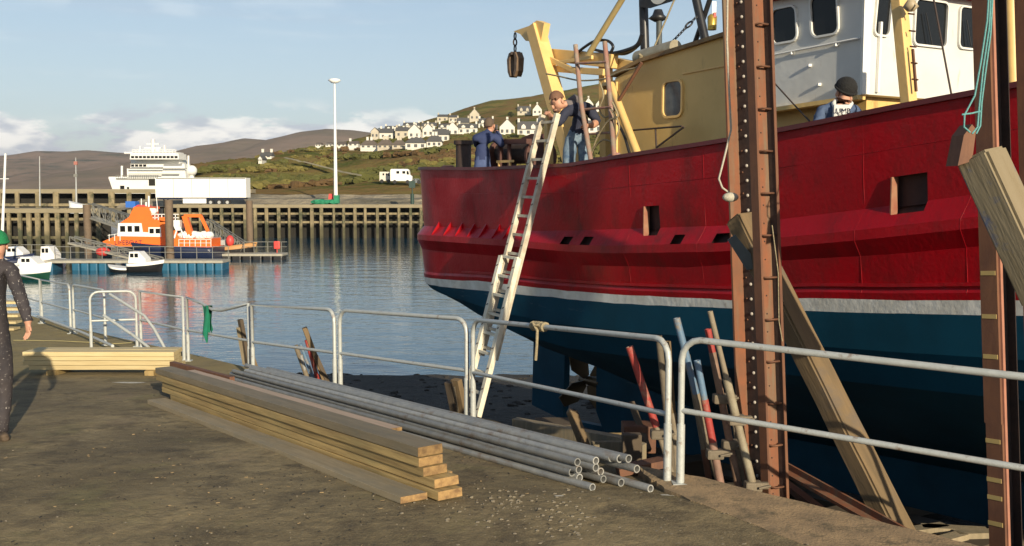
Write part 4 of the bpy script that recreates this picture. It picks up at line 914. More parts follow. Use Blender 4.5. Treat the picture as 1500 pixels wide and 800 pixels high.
for f in bmh.faces: f.smooth = True
for e in bmh.edges:
    if len(e.link_faces) == 2 and e.link_faces[0].normal.angle(e.link_faces[1].normal, 0) > rad(16): e.smooth = False
bmh.to_mesh(hull.data); bmh.free()
# inner bulwark shell, rail cap, deck
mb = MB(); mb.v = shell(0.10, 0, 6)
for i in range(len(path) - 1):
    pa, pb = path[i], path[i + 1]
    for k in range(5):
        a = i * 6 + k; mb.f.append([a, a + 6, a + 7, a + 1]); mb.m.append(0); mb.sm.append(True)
mb.build('bulwark_lining', mat('bulwark_inside', (0.03, 0.010, 0.010), .7, var=.6, vscale=3, col2=(.09, .04, .03)), boat)  # closed and coloured dark to stand for the shade inside the ports
mb = MB(); capv = []
for pp in path:
    s_rep = pp[0] if pp[1] else -7.6 - 2.05 * abs(math.sin(pp[2])) ** (1 / 3); z = gun(s_rep)
    for ins, dz in ((-.015, .0), (-.015, .045), (.15, .045), (.15, .0)):
        s, o_ = hull_pt(pp, ins, z); capv.append(bx(s, o_, z + dz))
mb.add(capv, [(4 * i + a, 4 * i + 4 + a, 4 * i + 4 + (a + 1) % 4, 4 * i + (a + 1) % 4) for i in range(len(path) - 1) for a in range(4)])
mb.build('rail_cap', mat('rail_dark_red', (0.13, 0.01, 0.012), .45, var=.6, vscale=3, col2=(.07, .02, .015)), boat)
mb = MB(); dv = []
for s in near + [-8.2, -8.8, -9.2, -9.5]:
    hb = HB - .14
    if s > 1.9: hb *= max(0.0, 1 - ((s - 1.9) / 6.6) ** 2.1)
    if s < -8: hb *= .97
    z = lt_(s) - .02; dv += [bx(s, 2.6 - hb, z), bx(s, 2.6 + hb, z)]
mb.add(dv, [(2 * i, 2 * i + 1, 2 * i + 3, 2 * i + 2) for i in range(len(dv) // 2 - 1)])
mb.build('deck', mat('worn_deck', (.10, .05, .035), .85, var=.6, vscale=3), boat)
# bare metal round the freeing ports, drop flaps
for (a, b_), (px, py) in zip(PORTS, ((948, 345), (1302, 315))):
    for se in (a,):
        g, l_ = gun(se), lt_(se); mb = MB()
        z0, z1 = l_ + (lb_(se) - l_) * .45, l_ + .30 * (g - l_)
        mb.box(bx(se, .09, (z0 + z1) / 2), (.012, .085, z1 - z0), (Vector((A2.x, A2.y, 0)), Vector((I2.x, I2.y, 0)), Vector((0, 0, 1)))); mb.build('port_frame', mat('scraped_edge', (.32, .17, .10), .6, var=.8, vscale=9, col2=(.26, .08, .05)), boat)
# stern brackets
for i, px in enumerate((634, 651, 668, 686, 703, 722, 738)):
    s, _ = onb(px, 335, 0); mb = MB(); zl, zb2 = lt_(s), lb_(s)
    mb.prism([bx(s + .04, .10, zl + .11), bx(s - .01, -.035, zb2 + .01), bx(s - .01, .05, zb2), bx(s + .02, .14, zl)], (A2.x * .03, A2.y * .03, 0)); mb.build('bracket', M_red, boat)
# rubbing strake weld line above the boot top
mb = MB()
for s0, s1 in zip(near, near[1:]):
    if s0 > 1.9: continue
    mb.beam(bx(s0, .075, wt_(s0) + .13), bx(s1, .075, wt_(s1) + .13), .02, .03)
mb.build('weld_strip', M_red, boat)
# welded plate seams
for s_w in (-7.0, -5.7, -4.35, -3.25, -1.95, -.95, .15, 1.2):
    pts_w = []
    for k, (ins, z) in enumerate(levels(s_w)[:10]): pts_w.append(bx(s_w, ins + .0005, z))
    MB().tube(pts_w, .0022, 5).build('weld_seam', M_red, boat)
MB().tube([bx(s_, .0495, lt_(s_) + .60 * (gun(s_) - lt_(s_))) for s_ in near if s_ < 1.9], .002, 5).build('weld_seam', M_red, boat)
# keel, skeg, rudder, propeller
mb = MB(); mb.prism([bx(-7.35, 2.5, 3.1), bx(-7.1, 2.5, 2.75), bx(7.0, 2.5, 3.75), bx(7.6, 2.5, 5.0), bx(-5, 2.5, 4.15), bx(-7.0, 2.5, 4.5), bx(-7.35, 2.5, 3.9)], (I2.x * .2, I2.y * .2, 0)); mb.build('keel', M_blue, boat)
mb = MB(); mb.prism([bx(-8.35, 2.55, 4.75), bx(-8.45, 2.55, 2.72), bx(-9.5, 2.55, 2.80), bx(-9.45, 2.55, 4.0), bx(-9.2, 2.55, 4.9)], (I2.x * .12, I2.y * .12, 0)); mb.build('rudder', M_blue, boat)
mb = MB(); mb.beam(bx(-7.2, 2.6, 2.78), bx(-8.6, 2.6, 2.66), .14, .16); mb.build('heel_bar', M_blue, boat)
mb = MB()
c = bx(-7.75, 2.6, 3.55); mb.tube([bx(-7.3, 2.6, 3.58), bx(-7.95, 2.6, 3.54)], [.11, .06], 10)
for a in range(4):
    an = a * PI / 2 + .5; d = Vector((I2.x * math.cos(an), I2.y * math.cos(an), math.sin(an))); e_ = Vector((A2.x, A2.y, 0)); t_ = d.cross(e_)
    mb.prism([c + d * .08 - t_ * .06, c + d * .35 - t_ * .2, c + d * .62 - t_ * .12, c + d * .64 + t_ * .08, c + d * .3 + t_ * .15, c + d * .08 + t_ * .06], e_ * .03)
mb.build('propeller', mat('bronze', (.12, .08, .04), .5, metal=.5, var=.5), boat)
# cradle timbers under the keel (a thing of its own)
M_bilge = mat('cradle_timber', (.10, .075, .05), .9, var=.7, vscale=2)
ck = root('slip_cradle', bx(-2, 2.6, 2.2), 'dark timber and rusty steel cradle carrying the trawler', 'cradle')
for off in (.9, 2.6, 4.3):
    mb = MB(); mb.beam(bx(-8.6, off, 2.32), bx(3.5, off, 3.2), .3, .3); mb.build('runner', M_bilge, ck)
for s in (-7.6, -6.2, -4.6, -3, -1.4, .2, 1.8):
    mb = MB(); z = 2.55 + .073 * (s + 8.6); mb.beam(bx(s, -.2, z), bx(s, 5.2, z), .28, .24); mb.build('cross_timber', M_bilge, ck)

# ---- superstructure
def slab(b, pts, d, mi=0): return b.prism(pts, d, mi)
inn = Vector((I2.x, I2.y, 0)); fwd = Vector((A2.x, A2.y, 0))
zt = lambda s: 8.52 + .08 * (s + 4.53)
mb = MB(); s0, s1 = -5.12, -.80
mb.prism([bx(s0, 1.2, 6.2), bx(s1, 1.2, 6.4), bx(s1, 1.2, 7.79), bx(-2.3, 1.2, 7.74), bx(-2.3, 1.2, zt(-2.3)), bx(-4.5, 1.2, zt(-4.5)), bx(s0, 1.2, zt(s0) - .10)], inn * 2.6)
dh = mb.build('deckhouse', M_yel, boat)
mb = MB(); mb.prism([bx(s0 - .05, 1.14, zt(s0) - .08), bx(-4.5, 1.14, zt(-4.5) + .0), bx(-2.3, 1.14, zt(-2.3)), bx(-2.3, 1.14, zt(-2.3) + .05), bx(-4.5, 1.14, zt(-4.5) + .05), bx(s0 - .05, 1.14, zt(s0) - .03)], inn * 2.72); mb.build('deckhouse_roof', mat('roof_grime', (.30, .20, .09), .8, var=.7, vscale=5, col2=(.12, .07, .04)), boat)
def rrect(s_a, s_b, z_a, z_b, r, fn, lean=0.0, n=4):
    pts = []
    for cx, cz, a0 in ((s_b - r, z_b - r, 0), (s_a + r, z_b - r, 90), (s_a + r, z_a + r, 180), (s_b - r, z_a + r, 270)):
        for k in range(n + 1):
            an = rad(a0 + 90 * k / n); x, z = cx + r * math.cos(an), cz + r * math.sin(an); pts.append(fn(x + lean * (z - z_a), z))
    return pts
def win(parent, s_a, s_b, z_a, z_b, fn, outn, r=.05, lean=0, rim=.035, rimm=None, glass=None):
    mb = MB(); P1 = rrect(s_a - rim, s_b + rim, z_a - rim, z_b + rim, r + rim, fn, lean); P2 = rrect(s_a, s_b, z_a, z_b, r, fn, lean); n = len(P1)
    vs = [p + outn * .03 for p in P1] + [p + outn * .03 for p in P2] + [p - outn * .01 for p in P1] + [p - outn * .015 for p in P2]
    mb.add(vs, [(i, (i + 1) % n, n + (i + 1) % n, n + i) for i in range(n)] + [(i, (i + 1) % n, 2 * n + (i + 1) % n, 2 * n + i) for i in range(n)] + [(n + i, n + (i + 1) % n, 3 * n + (i + 1) % n, 3 * n + i) for i in range(n)])
    w_ = mb.build('window', rimm or M_rim, parent)
    mb = MB(); mb.add([p + outn * .006 for p in P2], [list(range(n))]); mb.build('pane', glass or M_glass, w_)
    return w_
sideF = lambda off: (lambda s, z: bx(s, off, z))
sa, za = onb(973, 171, 1.2); sb2, zb3 = onb(1000, 118, 1.2)
win(boat, sa, sb2, za, zb3, sideF(1.2), -inn, .08, 0, .03, M_yel2, mat('curtained_pane', (.07, .075, .075), .15, var=.7, vscale=6, col2=(.15, .15, .14)))
# wheelhouse: side at off 1.0, front at s=-0.67
SF, WO = -.67, 1.0
roofz = lambda s: 8.90 - .02 * (s + 2)
mb = MB(); mb.prism([bx(-2.45, WO, 7.70), bx(SF, WO, 7.775), bx(SF, WO, roofz(SF)), bx(-2.45, WO, roofz(-2.45))], inn * 3.2); wh = mb.build('wheelhouse', M_wheel, boat)
mb = MB(); mb.prism([bx(-2.6, WO - .14, roofz(-2.6)), bx(SF + .16, WO - .14, roofz(SF) - .03), bx(SF + .16, WO - .14, roofz(SF) + .09), bx(-2.6, WO - .14, roofz(-2.6) + .12)], inn * 3.48); mb.build('wheelhouse_roof', M_red, boat)
mb = MB(); mb.prism([bx(-2.40, WO - .09, 7.655), bx(SF - .0, WO - .09, 7.72), bx(SF - .0, WO - .09, 7.765), bx(-2.40, WO - .09, 7.70)], inn * .12); mb.build('skirting', M_yel, boat)
for (pa, pya), (pb, pyb) in (((1134, 64), (1170, 8)), ((1192, 54), (1231, -12))):
    a, z0 = onb(pa, pya, WO); b_, z1 = onb(pb, pyb, WO); win(boat, a, b_, z0 + .0, min(z1, 8.84), sideF(WO), -inn, .07, -.10, .022)
def frontF(o, z): return bx(SF, o, z)
def onf(px, py):
    d = ray(px, py); o = S0 + A2 * SF; k = (o.x * A2.x + o.y * A2.y) / (d.x * A2.x + d.y * A2.y); q = CAM + d * k
    return (q.x - o.x) * I2.x + (q.y - o.y) * I2.y, q.z
for (pa, pya), (pb, pyb), ln_ in (((1279, 50), (1301, -10), .10), ((1337, 64), (1385, 6), .03), ((1403, 69), (1429, 14), .0)):
    a, z0 = onf(pa, pya); b_, z1 = onf(pb, pyb); win(boat, a, b_, z0, min(z1, 8.80), frontF, fwd, .05, ln_, .02)
for (xa_, ya_), (xb_, yb_) in (((1360, 66), (1352, 20)), ((1417, 68), (1412, 30))):
    o1_, z1_ = onf(xa_, ya_); o2_, z2_ = onf(xb_, yb_); MB().tube([frontF(o1_, z1_) + fwd * .045, frontF(o2_, z2_) + fwd * .035], .006, 5).build('wiper', M_black, boat)
# corner post, grab rail conduit, small fittings on the wheelhouse
mb = MB(); mb.beam(bx(SF + .015, WO - .005, 7.77), bx(SF + .015, WO - .005, 8.84), .07, .07); mb.beam(bx(SF + .02, WO + .18, 7.80), bx(SF + .02, WO + .20, 8.5), .03, .03); mb.build('corner_post', M_shipw, boat)
mb = MB(); s_a, z_a = onb(1120, 83, WO - .03); s_b, z_b = onb(1258, 56, WO - .03); mb.tube([bx(s_a, WO - .03, z_a), bx(s_b, WO - .03, z_b)], .011, 6)
for px, py in ((1160, 78), (1225, 66), (1200, 124), (1186, 96)): mb.box(Pb(px, py, WO - .02), (.035, .04, .03), bev=.006)
mb.build('conduit', M_shipw, boat)
# forward house under the wheelhouse is part of the deckhouse; hand rail on it
mb = MB()
for p1, p2 in (((925, 191), (999, 185)), ((960, 187), (962, 224)), ((1002, 186), (962, 216))): mb.tube([Pb(*p1, .95), Pb(*p2, .95)], .013, 6)
mb.build('hand_rail', M_web, boat)
# vertical bead and welded seams on deckhouse
mb = MB(); mb.beam(Pb(1000, 108, 1.19), Pb(1062, 96, 1.19), .02, .02); mb.build('seam', M_yel2, boat); mb = MB(); mb.beam(Pb(903, 120, 1.18), Pb(903, 236, 1.18), .03, .03); mb.build('seam', M_yel2, boat)

# ---- stern gantry
gy = lambda px, py, off=1.7: Pb(px, py, off)
def gb(name, segs, m, wd, ht, off=1.7, bev=.01):
    mb = MB()
    for (x0_, y0_), (x1_, y1_) in segs: mb.beam(gy(x0_, y0_, off), gy(x1_, y1_, off), wd, ht, up=(A2.x, A2.y, 0), bev=bev)
    return mb.build(name, m, boat)
gb('gantry_leg', [((784, 40), (843, 252))], M_yel2, .22, .24, 1.5)
gb('gantry_post', [((803, 160), (804, 256))], M_yel2, .11, .11, 1.5)
mb = MB(); mb.prism([gy(*q, 1.44) for q in ((752, 46), (775, 38), (786, 30), (797, 34), (792, 62), (770, 60), (762, 50))], inn * .12); mb.build('head_plate', M_yel2, boat)
gb('gantry_beam', [((792, 79), (900, 90))], M_yel2, .13, .20, 1.7); gb('gantry_beam', [((800, 100), (886, 106))], M_yel2, .07, .1, 1.62)
gb('gantry_beam', [((870, 86), (938, 100))], M_yel2, .2, .16, 1.9); gb('gantry_brace', [((800, 84), (846, 106))], M_yel2, .05, .08, 1.55)
gb('gantry_brace', [((806, 94), (868, 84))], M_yel2, .04, .06, 1.55)
gb('gantry_post', [((887, 88), (889, 242))], M_yel2, .16, .16, 1.9)
mb = MB(); mb.tube([gy(895, 124, 1.0), gy(938, 236, .75)], .052, 12); mb.build('stay_tube', M_yel2, boat)
mb = MB(); mb.tube([gy(940, 92, 1.0), gy(896, 165, .9)], .024, 8); mb.build('stay_tube', M_rust, boat)
mb = MB(); mb.tube([gy(917, -10, 1.6), gy(862, 80, 1.5)], .045, 10); mb.build('boom', mat('boom_tan', (.42, .32, .14), .6, var=.5, vscale=5), boat)
# curved shelf bracket
mb = MB(); mb.prism([bx(s, o_, 8.30) for s, o_ in ((-5.1, 1.2), (-5.5, 1.25), (-5.85, 1.5), (-6.0, 1.9), (-5.1, 1.9))], (0, 0, .05)); mb.build('shelf', M_yel2, boat)
# black arch, name board
mb = MB(); mb.tube([gy(941, -60, 1.9), gy(943, 20, 1.9), gy(945, 80, 1.9)], .066, 12); mb.build('mast_leg', M_black, boat)
mb = MB(); mb.tube([gy(1012, -60, 1.9), gy(1020, 0, 1.9), gy(1036, 72, 1.9)], .06, 12); mb.build('mast_leg', M_black, boat)
mb = MB(); mb.tube([gy(1046, -20, 1.95), gy(1033, 20, 1.95), gy(1014, 74, 1.95)], .034, 8); mb.build('mast_brace', M_black, boat)
mb = MB(); mb.prism([gy(*q, 1.80) for q in ((936, -60), (1012, -72), (1016, -9), (950, 12), (936, 10))], inn * .03); nb_ = mb.build('name_board', M_black, boat)
q0 = gy(949, 8, 1.79); e_x = fwd; txt_rot = Matrix((( -fwd.x * -1, 0, -inn.x), (fwd.y, 0, -inn.y), (0, 1, 0))).to_3x3()
R3 = Matrix((fwd, Vector((0, 0, 1)), fwd.cross(Vector((0, 0, 1))))).transposed()
bdn = bpy.data.curves.new('lettering', 'FONT'); bdn.body = 'OB'; bdn.size = .62; bdn.extrude = .004; bdn.offset = .012
tb_ = bpy.data.objects.new('lettering', bdn); COL.objects.link(tb_); bpy.context.view_layer.update()
me_ = bpy.data.meshes.new_from_object(tb_.evaluated_get(bpy.context.evaluated_depsgraph_get())); bpy.data.objects.remove(tb_)
sl = Matrix.Rotation(rad(-1.0), 4, 'Z'); me_.transform(sl); me_.transform(R3.to_4x4()); tb_ = bpy.data.objects.new('lettering', me_); COL.objects.link(tb_)
me_.materials.append(mat('letter_white', (.7, .7, .64), .5)); tb_.location = q0 - Vector(parent_world(nb_)); tb_.parent = nb_
# hoses
mb = MB()
def smooth_pts(pts, off, n=6):
    out = []
    for i in range(len(pts) - 1):
        p0 = pts[max(i - 1, 0)]; p1 = pts[i]; p2 = pts[i + 1]; p3 = pts[min(i + 2, len(pts) - 1)]
        for k in range(n):
            t = k / n; f = lambda a, b, c, d: .5 * ((2 * b) + (-a + c) * t + (2 * a - 5 * b + 4 * c - d) * t * t + (-a + 3 * b - 3 * c + d) * t ** 3)
            out.append(gy(f(p0[0], p1[0], p2[0], p3[0]), f(p0[1], p1[1], p2[1], p3[1]), off))
    out.append(gy(*pts[-1], off)); return out
mb.tube(smooth_pts([(843, 80), (855, 70), (872, 60), (890, 60), (898, 68), (894, 78)], 1.6), .022, 8)
mb.build('hose', M_black, boat); mb = MB()
mb.tube(smooth_pts([(846, 76), (866, 80), (896, 79), (918, 74), (934, 66), (941, 50)], 1.7), .034, 8)
mb.build('hose', M_black, boat); mb = MB()
mb.tube(smooth_pts([(868, 72), (885, 76), (915, 79), (932, 70)], 1.75), .022, 8)
mb.build('hose', M_black, boat); mb = MB()
mb.tube(smooth_pts([(905, 180), (915, 200), (925, 232), (935, 240)], 1.0), .02, 8); mb.build('hose', M_black, boat)
# exhaust vent
mb = MB(); mb.tube([gy(965.5, 82, 2.6), gy(965.5, 30, 2.6)], .045, 10); mb.build('vent_pipe', mat('grey_vent', (.07, .08, .08), .6, var=.4), boat)
c = gy(964, 27, 2.6); mb = MB(); mb.tube([c - Vector((0, 0, .05)), c + Vector((0, 0, .0)), c + Vector((0, 0, .05)), c + Vector((0, 0, .13))], [.06, .15, .09, .06], 14); mb.build('vent_cap', M_black, boat)
# canister, chain
mb = MB(); mb.tube([gy(935, 86, 1.3), gy(990, 70, 1.3)], .105, 18); mb.build('canister', mat('canister_shell', (.42, .38, .27), .4, metal=.3, var=.6, vscale=8, col2=(.25, .2, .12)), boat)
mb = MB(); mb.tube([gy(936, 104, 1.25), gy(940, 80, 1.2)], .04, 8); mb.tube([gy(900, 30, 1.6) * 0 + gy(992, -10, 1.5), gy(958, 70, 1.35)], .012, 6); mb.build('strap', M_rope, boat)
mb = MB(); pA, pB = gy(986, 60, 1.4), gy(1021, 24, 1.7)
for k in range(9):
    if k in (5, 6): continue
    c = pA.lerp(pB, (k + .5) / 9); d = (pB - pA).normalized(); u = (d.cross(inn) if k % 2 else inn).normalized(); mb.tube([c + d * .035 * math.cos(a) + u * .018 * math.sin(a) for a in [2 * PI * j / 8 for j in range(8)]], .007, 5, closed=True)
c = pA.lerp(pB, .66); mb.tube([c + d * .06 * math.cos(a) + Vector((0, 0, 1)).cross(inn).normalized() * .0 + (d.cross(inn)).normalized() * .038 * math.sin(a) for a in [2 * PI * j / 10 for j in range(10)]], .013, 6, closed=True)
mb.build('chain', M_black, boat)
# brass lantern and small flag near the column
c = gy(1043, 44, 1.3); mb = MB(); mb.tube([c, c + Vector((0, 0, .16)), c + Vector((0, 0, .19))], [.055, .06, .03], 12); mb.build('lantern', mat('brass', (.55, .36, .07), .35, metal=.6, var=.3), boat)
mb = MB(); mb.box(gy(1046, 12, 1.3), (.05, .02, .16), mi=0); mb.box(gy(1047, 22, 1.29), (.03, .02, .06), mi=1); mb.build('pennant', [M_shipw, M_redp], boat)
# forward yellow mast with rungs, lamp, roller
mb = MB(); mb.beam(Pb(1334, 178, .62), Pb(1315, -20, .62), .115, .10, up=(A2.x, A2.y, 0), bev=.008); mb.build('derrick_post', M_yel2, boat)
mb = MB()
for py in (20, 45, 68, 92, 116): mb.tube([Pb(1329 + py * .06, py, .60), Pb(1338 + py * .06, py + 1, .60)], .008, 5)
mb.beam(Pb(1337, 72, .6), Pb(1342, 134, .6), .02, .02); mb.build('rungs', M_rust, boat)
c = Pb(1334, 10, .55); mb = MB(); mb.tube([c + Vector((0, 0, -.04)), c + Vector((0, 0, .0)), c + Vector((0, 0, .06))], [.03, .07, .03], 10); mb.build('deck_lamp', mat('aged_lamp', (.4, .32, .2), .5, var=.4), boat)
mb = MB(); mb.tube([Pb(1366, -10, .5), Pb(1395, 146, .4)], .009, 6); mb.build('stay_wire', M_web, boat); mb = MB(); mb.tube([Pb(1122, 108, .7), Pb(1160, 150, .6), Pb(1192, 184, .35)], .008, 6); mb.build('stay_wire', M_web, boat)
mb = MB(); mb.tube([Pb(1485, 150, .7), Pb(1480, -20, .7)], .05, 12); mb.build('derrick_post', M_yel2, boat)
# lifting block hung from the gantry head
blk = root('pulley_block', gy(756, 113, 1.5), 'rusty brown pulley block hanging from the stern gantry on a shackle', 'pulley')
mb = MB()
for k, (a, b_) in enumerate(((48, 58), (57, 67), (66, 77))):
    c = (gy(754, a, 1.5) + gy(755, b_, 1.5)) / 2; hh = (gy(754, a, 1.5).z - gy(754, b_, 1.5).z) / 2; u = fwd if k % 2 == 0 else inn
    mb.tube([c + Vector((0, 0, 1)) * hh * math.cos(t) + u * .032 * math.sin(t) for t in [2 * PI * j / 8 for j in range(8)]], .013, 6, closed=True)
mb.build('shackle', M_web, blk)
mb = MB(); cc = gy(755, 94, 1.5); k_ = 15.0 / FPX
for sx in (-1, 1):
    pr_ = [(sx * 4, 19), (sx * 8, 18), (sx * 13, 8), (sx * 11, -12), (sx * 6, -21), (sx * 3, -19), (sx * 6, -8), (sx * 6.5, 6)]
    mb.prism([cc + fwd * x * k_ * 1.25 + Vector((0, 0, y * k_)) - inn * .07 for x, y in pr_], inn * .14)
mb.build('cheek', mat('block_brown', (.17, .11, .065), .6, var=.7, vscale=12), blk)
mb = MB(); mb.tube([cc - Vector((0, 0, 12 * k_)) - inn * .05, cc - Vector((0, 0, 12 * k_)) + inn * .05], 4 * k_, 14); mb.box(cc + Vector((0, 0, 17 * k_)), (.16, .1, .05)); mb.build('sheave', M_web, blk)
# net winch on the after deck
M_wr = mat('winch_red_brown', (.11, .04, .028), .7, var=.7, vscale=5, col2=(.07, .035, .03))
wn = root('net_winch', bx(-7.2, 1.6, 6.25), 'dark red net winch on the after deck between the two men', 'winch')
for px in (737, 792):
    c = Pb(px, 222, 1.6); mb = MB(); mb.tube([c - fwd * .03 - Vector((0, 0, .08)), c + fwd * .03 - Vector((0, 0, .08))], .30, 20); mb.build('flange', M_wr, wn)
mb = MB(); mb.tube([Pb(737, 224, 1.6), Pb(792, 222, 1.6)], .20, 14); mb.build('drum', M_web, wn)
mb = MB(); mb.beam(Pb(730, 208, 1.3), Pb(775, 207, 1.3), .1, .08); mb.beam(Pb(733, 206, 1.3), Pb(733, 262, 1.3), .07, .07); mb.beam(Pb(746, 206, 1.3), Pb(746, 262, 1.3), .05, .05); mb.build('frame', M_wr, wn)
mb = MB(); mb.beam(Pb(731, 236, 1.1), Pb(731, 262, 1.1), .03, .03); mb.beam(Pb(747, 236, 1.1), Pb(747, 262, 1.1), .03, .03); mb.beam(Pb(728, 237, 1.1), Pb(752, 236, 1.1), .03, .04); mb.build('bracket', M_yel2, wn)
mb = MB(); mb.prism([Pb(x, y, 1.9) for x, y in ((757, 216), (764, 202), (778, 196), (793, 196), (797, 206), (775, 212), (770, 222))], inn * .2); mb.build('guard', M_wr, wn)
mb = MB(); mb.tube([Pb(679, 275, 2.0), Pb(679, 212, 2.0)], .15, 14); mb.tube([Pb(679, 212, 2.0), Pb(679, 206, 2.0)], .19, 14); single(mb, 'deck_bollard', M_web, 'dark bollard on the stern behind the photographer', 'bollard')
mb = MB(); mb.tube([Pb(640, 252, 1.5), Pb(650, 246, 1.5), Pb(662, 246, 1.5), Pb(668, 252, 1.5)], .05, 8); single(mb, 'mooring_rail', M_wr, 'low red brown hoop on the trawler stern rail', 'rail')
# scaffold tubes lashed at the gantry
M_scaf = mat('lashed_pole', (.24, .20, .15), .7, var=.8, vscale=8, col2=(.30, .12, .09), stain=((.42, .40, .34), 6, .58, .7))
lt2 = root('pole_ladder', Pb(868, 250, .55), 'home made ladder of grey poles leaning by the bending man', 'ladder')
MB().tube([Pb(843, 66, .55), Pb(851, 150, .5), Pb(868, 250, .35)], .034, 8).build('stile', M_scaf, lt2)
MB().tube([Pb(886, 62, .75), Pb(894, 150, .6), Pb(901, 248, .35)], .034, 8).build('stile', M_scaf, lt2)
for (a, b_), (c_, d_) in (((845, 93), (889, 91)), ((849, 161), (896, 157)), ((856, 197), (898, 194)), ((864, 233), (900, 230))): MB().tube([Pb(a, b_, .5), Pb(c_, d_, .55)], .018, 6).build('rung', M_scaf, lt2)
mb = MB(); mb.tube(smooth_pts([(800, 108), (820, 112), (850, 118), (884, 116), (893, 112)], .9), .012, 5); mb.tube(smooth_pts([(897, 150), (905, 170), (893, 176), (884, 186), (872, 208), (866, 236)], .5), .014, 5)
mb.tube(smooth_pts([(895, 160), (907, 184), (900, 214), (905, 240)], .5), .012, 5); mb.tube(smooth_pts([(878, 120), (884, 140), (878, 160), (886, 172), (897, 166)], .55), .012, 5)
mb.tube(smooth_pts([(893, 112), (912, 104), (930, 100), (938, 96)], 1.0), .014, 5); mb.tube(smooth_pts([(864, 232), (872, 215), (884, 205), (897, 208)], .5), .012, 5)
single(mb, 'lashing_rope', M_rope, 'tangle of tan rope lashed round the pole ladder and gantry post', 'rope')
mb = MB()
for k in range(9): mb.ball(Pb(895 + random.uniform(-7, 9), 238 + random.uniform(-8, 6), .45), random.uniform(.04, .08), 7, 5, 0, (1, 1, .9), .2)
single(mb, 'rag_bundle', mat('mixed_rags', (.25, .22, .2), .9, var=.9, vscale=14, col2=(.32, .06, .06)), 'bundle of rags on the trawler rail at the foot of the pole ladder', 'rags')
# ================================================================== QUAY THINGS
# ---- aluminium extension ladder: leans on the trawler's rail
gp = bx(-5.10, -.09, 7.16); ft = gp + Vector((-I2.x * 1.20 - .08, -I2.y * 1.20, -4.35)); dirL = (gp - ft).normalized()
topL = gp + dirL * .70
la = root('extension_ladder', ft, 'pale aluminium extension ladder leaning on the trawler rail', 'ladder')
fwd3 = Vector((A2.x, A2.y, -.02)); nrm = dirL.cross(fwd3).normalized()
if nrm.dot(Vector((-I2.x, -I2.y, 0))) < 0: nrm = -nrm
def lsec(t0, t1, wd, out, m, rail_w, name):
    Lt = (topL - ft).length
    for sgn in (-1, 1):
        p0, p1 = (ft + dirL * (Lt * t) + fwd3 * (sgn * wd / 2) + nrm * out for t in (t0, t1))
        mb = MB(); mb.beam(p0, p1, rail_w, .07, up=nrm, bev=.006); n_ = int((t1 - t0) * Lt / .26)
        for k in range(n_): 
            c = p0.lerp(p1, (k + .5) / n_)
            for dd in (-.025, .025): mb.box(c + nrm * .036 + dirL * .0 + fwd3 * 0 + dirL * dd * .2 + fwd3 * dd * .35, (.014, .014, .014), mi=1)
        mb.build('rail', [m, M_web], la)
    n_ = int((t1 - t0) * Lt / .26)
    for k in range(n_ + 1):
        c = ft + dirL * (t0 * Lt + .12 + k * .26) + nrm * out
        if (c - ft).length > t1 * Lt: break
        mb = MB(); mb.beam(c - fwd3 * wd / 2, c + fwd3 * wd / 2, .035, .035); mb.build('rung', m, la)
lsec(0, .62, .42, .055, M_alu, .08, 'a'); lsec(.36, 1.0, .37, 0, mat('ladder_worn', (.62, .56, .44), .6, var=.8, vscale=7, col2=(.32, .27, .2)), .066, 'b')

# ---- railing panels: bent tube hoops
def G(px, Y): q = P(px, 400, Y); return Vector((q.x, Y, zq(Y)))
def hoop(a, b, label, h=1.08, midh=.53, r=.024, roundA=True, roundB=True, sag=None, base=True, lift=0.0, open_b=False, group='white tube railing panels along the quay'):
    a = Vector(a); b = Vector(b); d = (b - a); dh = Vector((d.x, d.y, 0)).normalized(); rr = .16
    r_ = root('railing_panel', a, label, 'railing', group)
    U = Vector((0, 0, 1)); pts = [a + U * lift]
    ta, tb = a + U * h, b + U * h; along = (tb - ta).normalized()
    if roundA: pts += [a + U * (h - rr)] + [ta - U * rr * (1 - math.sin(t)) + along * rr * (1 - math.cos(t)) for t in (PI / 8, PI / 4, 3 * PI / 8, PI / 2)]
    else: pts += [ta]
    if sag: pts += [ta.lerp(tb, u) - U * s_ for u, s_ in sag]
    if open_b: pts += [tb]
    else:
        if roundB: pts += [tb - U * rr * (1 - math.cos(t)) - along * rr * (1 - math.sin(t)) for t in (0, PI / 8, PI / 4, 3 * PI / 8)] + [b + U * (h - rr)]
        else: pts += [tb]
        pts += [b + U * lift]
    MB().tube(pts, r, 12).build('hoop', M_rail, r_)
    MB().tube([a + U * midh, b + U * midh], r * .86, 10).build('mid_rail', M_rail, r_)
    if base:
        for q in ((a, b) if not open_b else (a,)):
            mb = MB(); mb.box(q + Vector((0, 0, .008)), (.12, .12, .014)); mb.tube([q, q + U * .45], r * 1.28, 12); mb.build('base_sleeve', M_rail, r_)
    return r_
A = lambda px, py: P(px, py, 1)      # direction only
def gpt(px, pyb):                     # ground point on the quay under a photo pixel
    Y = 7.0
    while Y < 60 and P(px, pyb, Y).z > zq(Y): Y += .02
    q = P(px, pyb, Y); q.z = zq(Y); return q
K0 = Vector((1.245, 7.22, kz - .008)); K1 = K0 + Vector((1.70, -1.51, 0)) * 1.06; K2 = K1 + Vector((1.70, -1.51, 0))
hoop(K0, K0 + Vector((1.70, -1.51, 0)) * 1.45, 'long white railing panel nearest the camera, in front of the rusty column', midh=.555, h=1.09)
B1 = K0 + Vector((-.085, .07, -.01)); B0 = gpt(693, 617)
hoop(B0, B1, 'white railing panel with a rope knotted on its top rail', midh=.52)
C1 = gpt(684, 615); C0 = gpt(499, 578); hoop(C0, C1, 'white railing panel just left of the ladder foot')
D1 = gpt(491, 577); D0 = gpt(371, 553); hoop(D0, D1, 'white railing panel above the middle of the grey tubes', roundA=False)
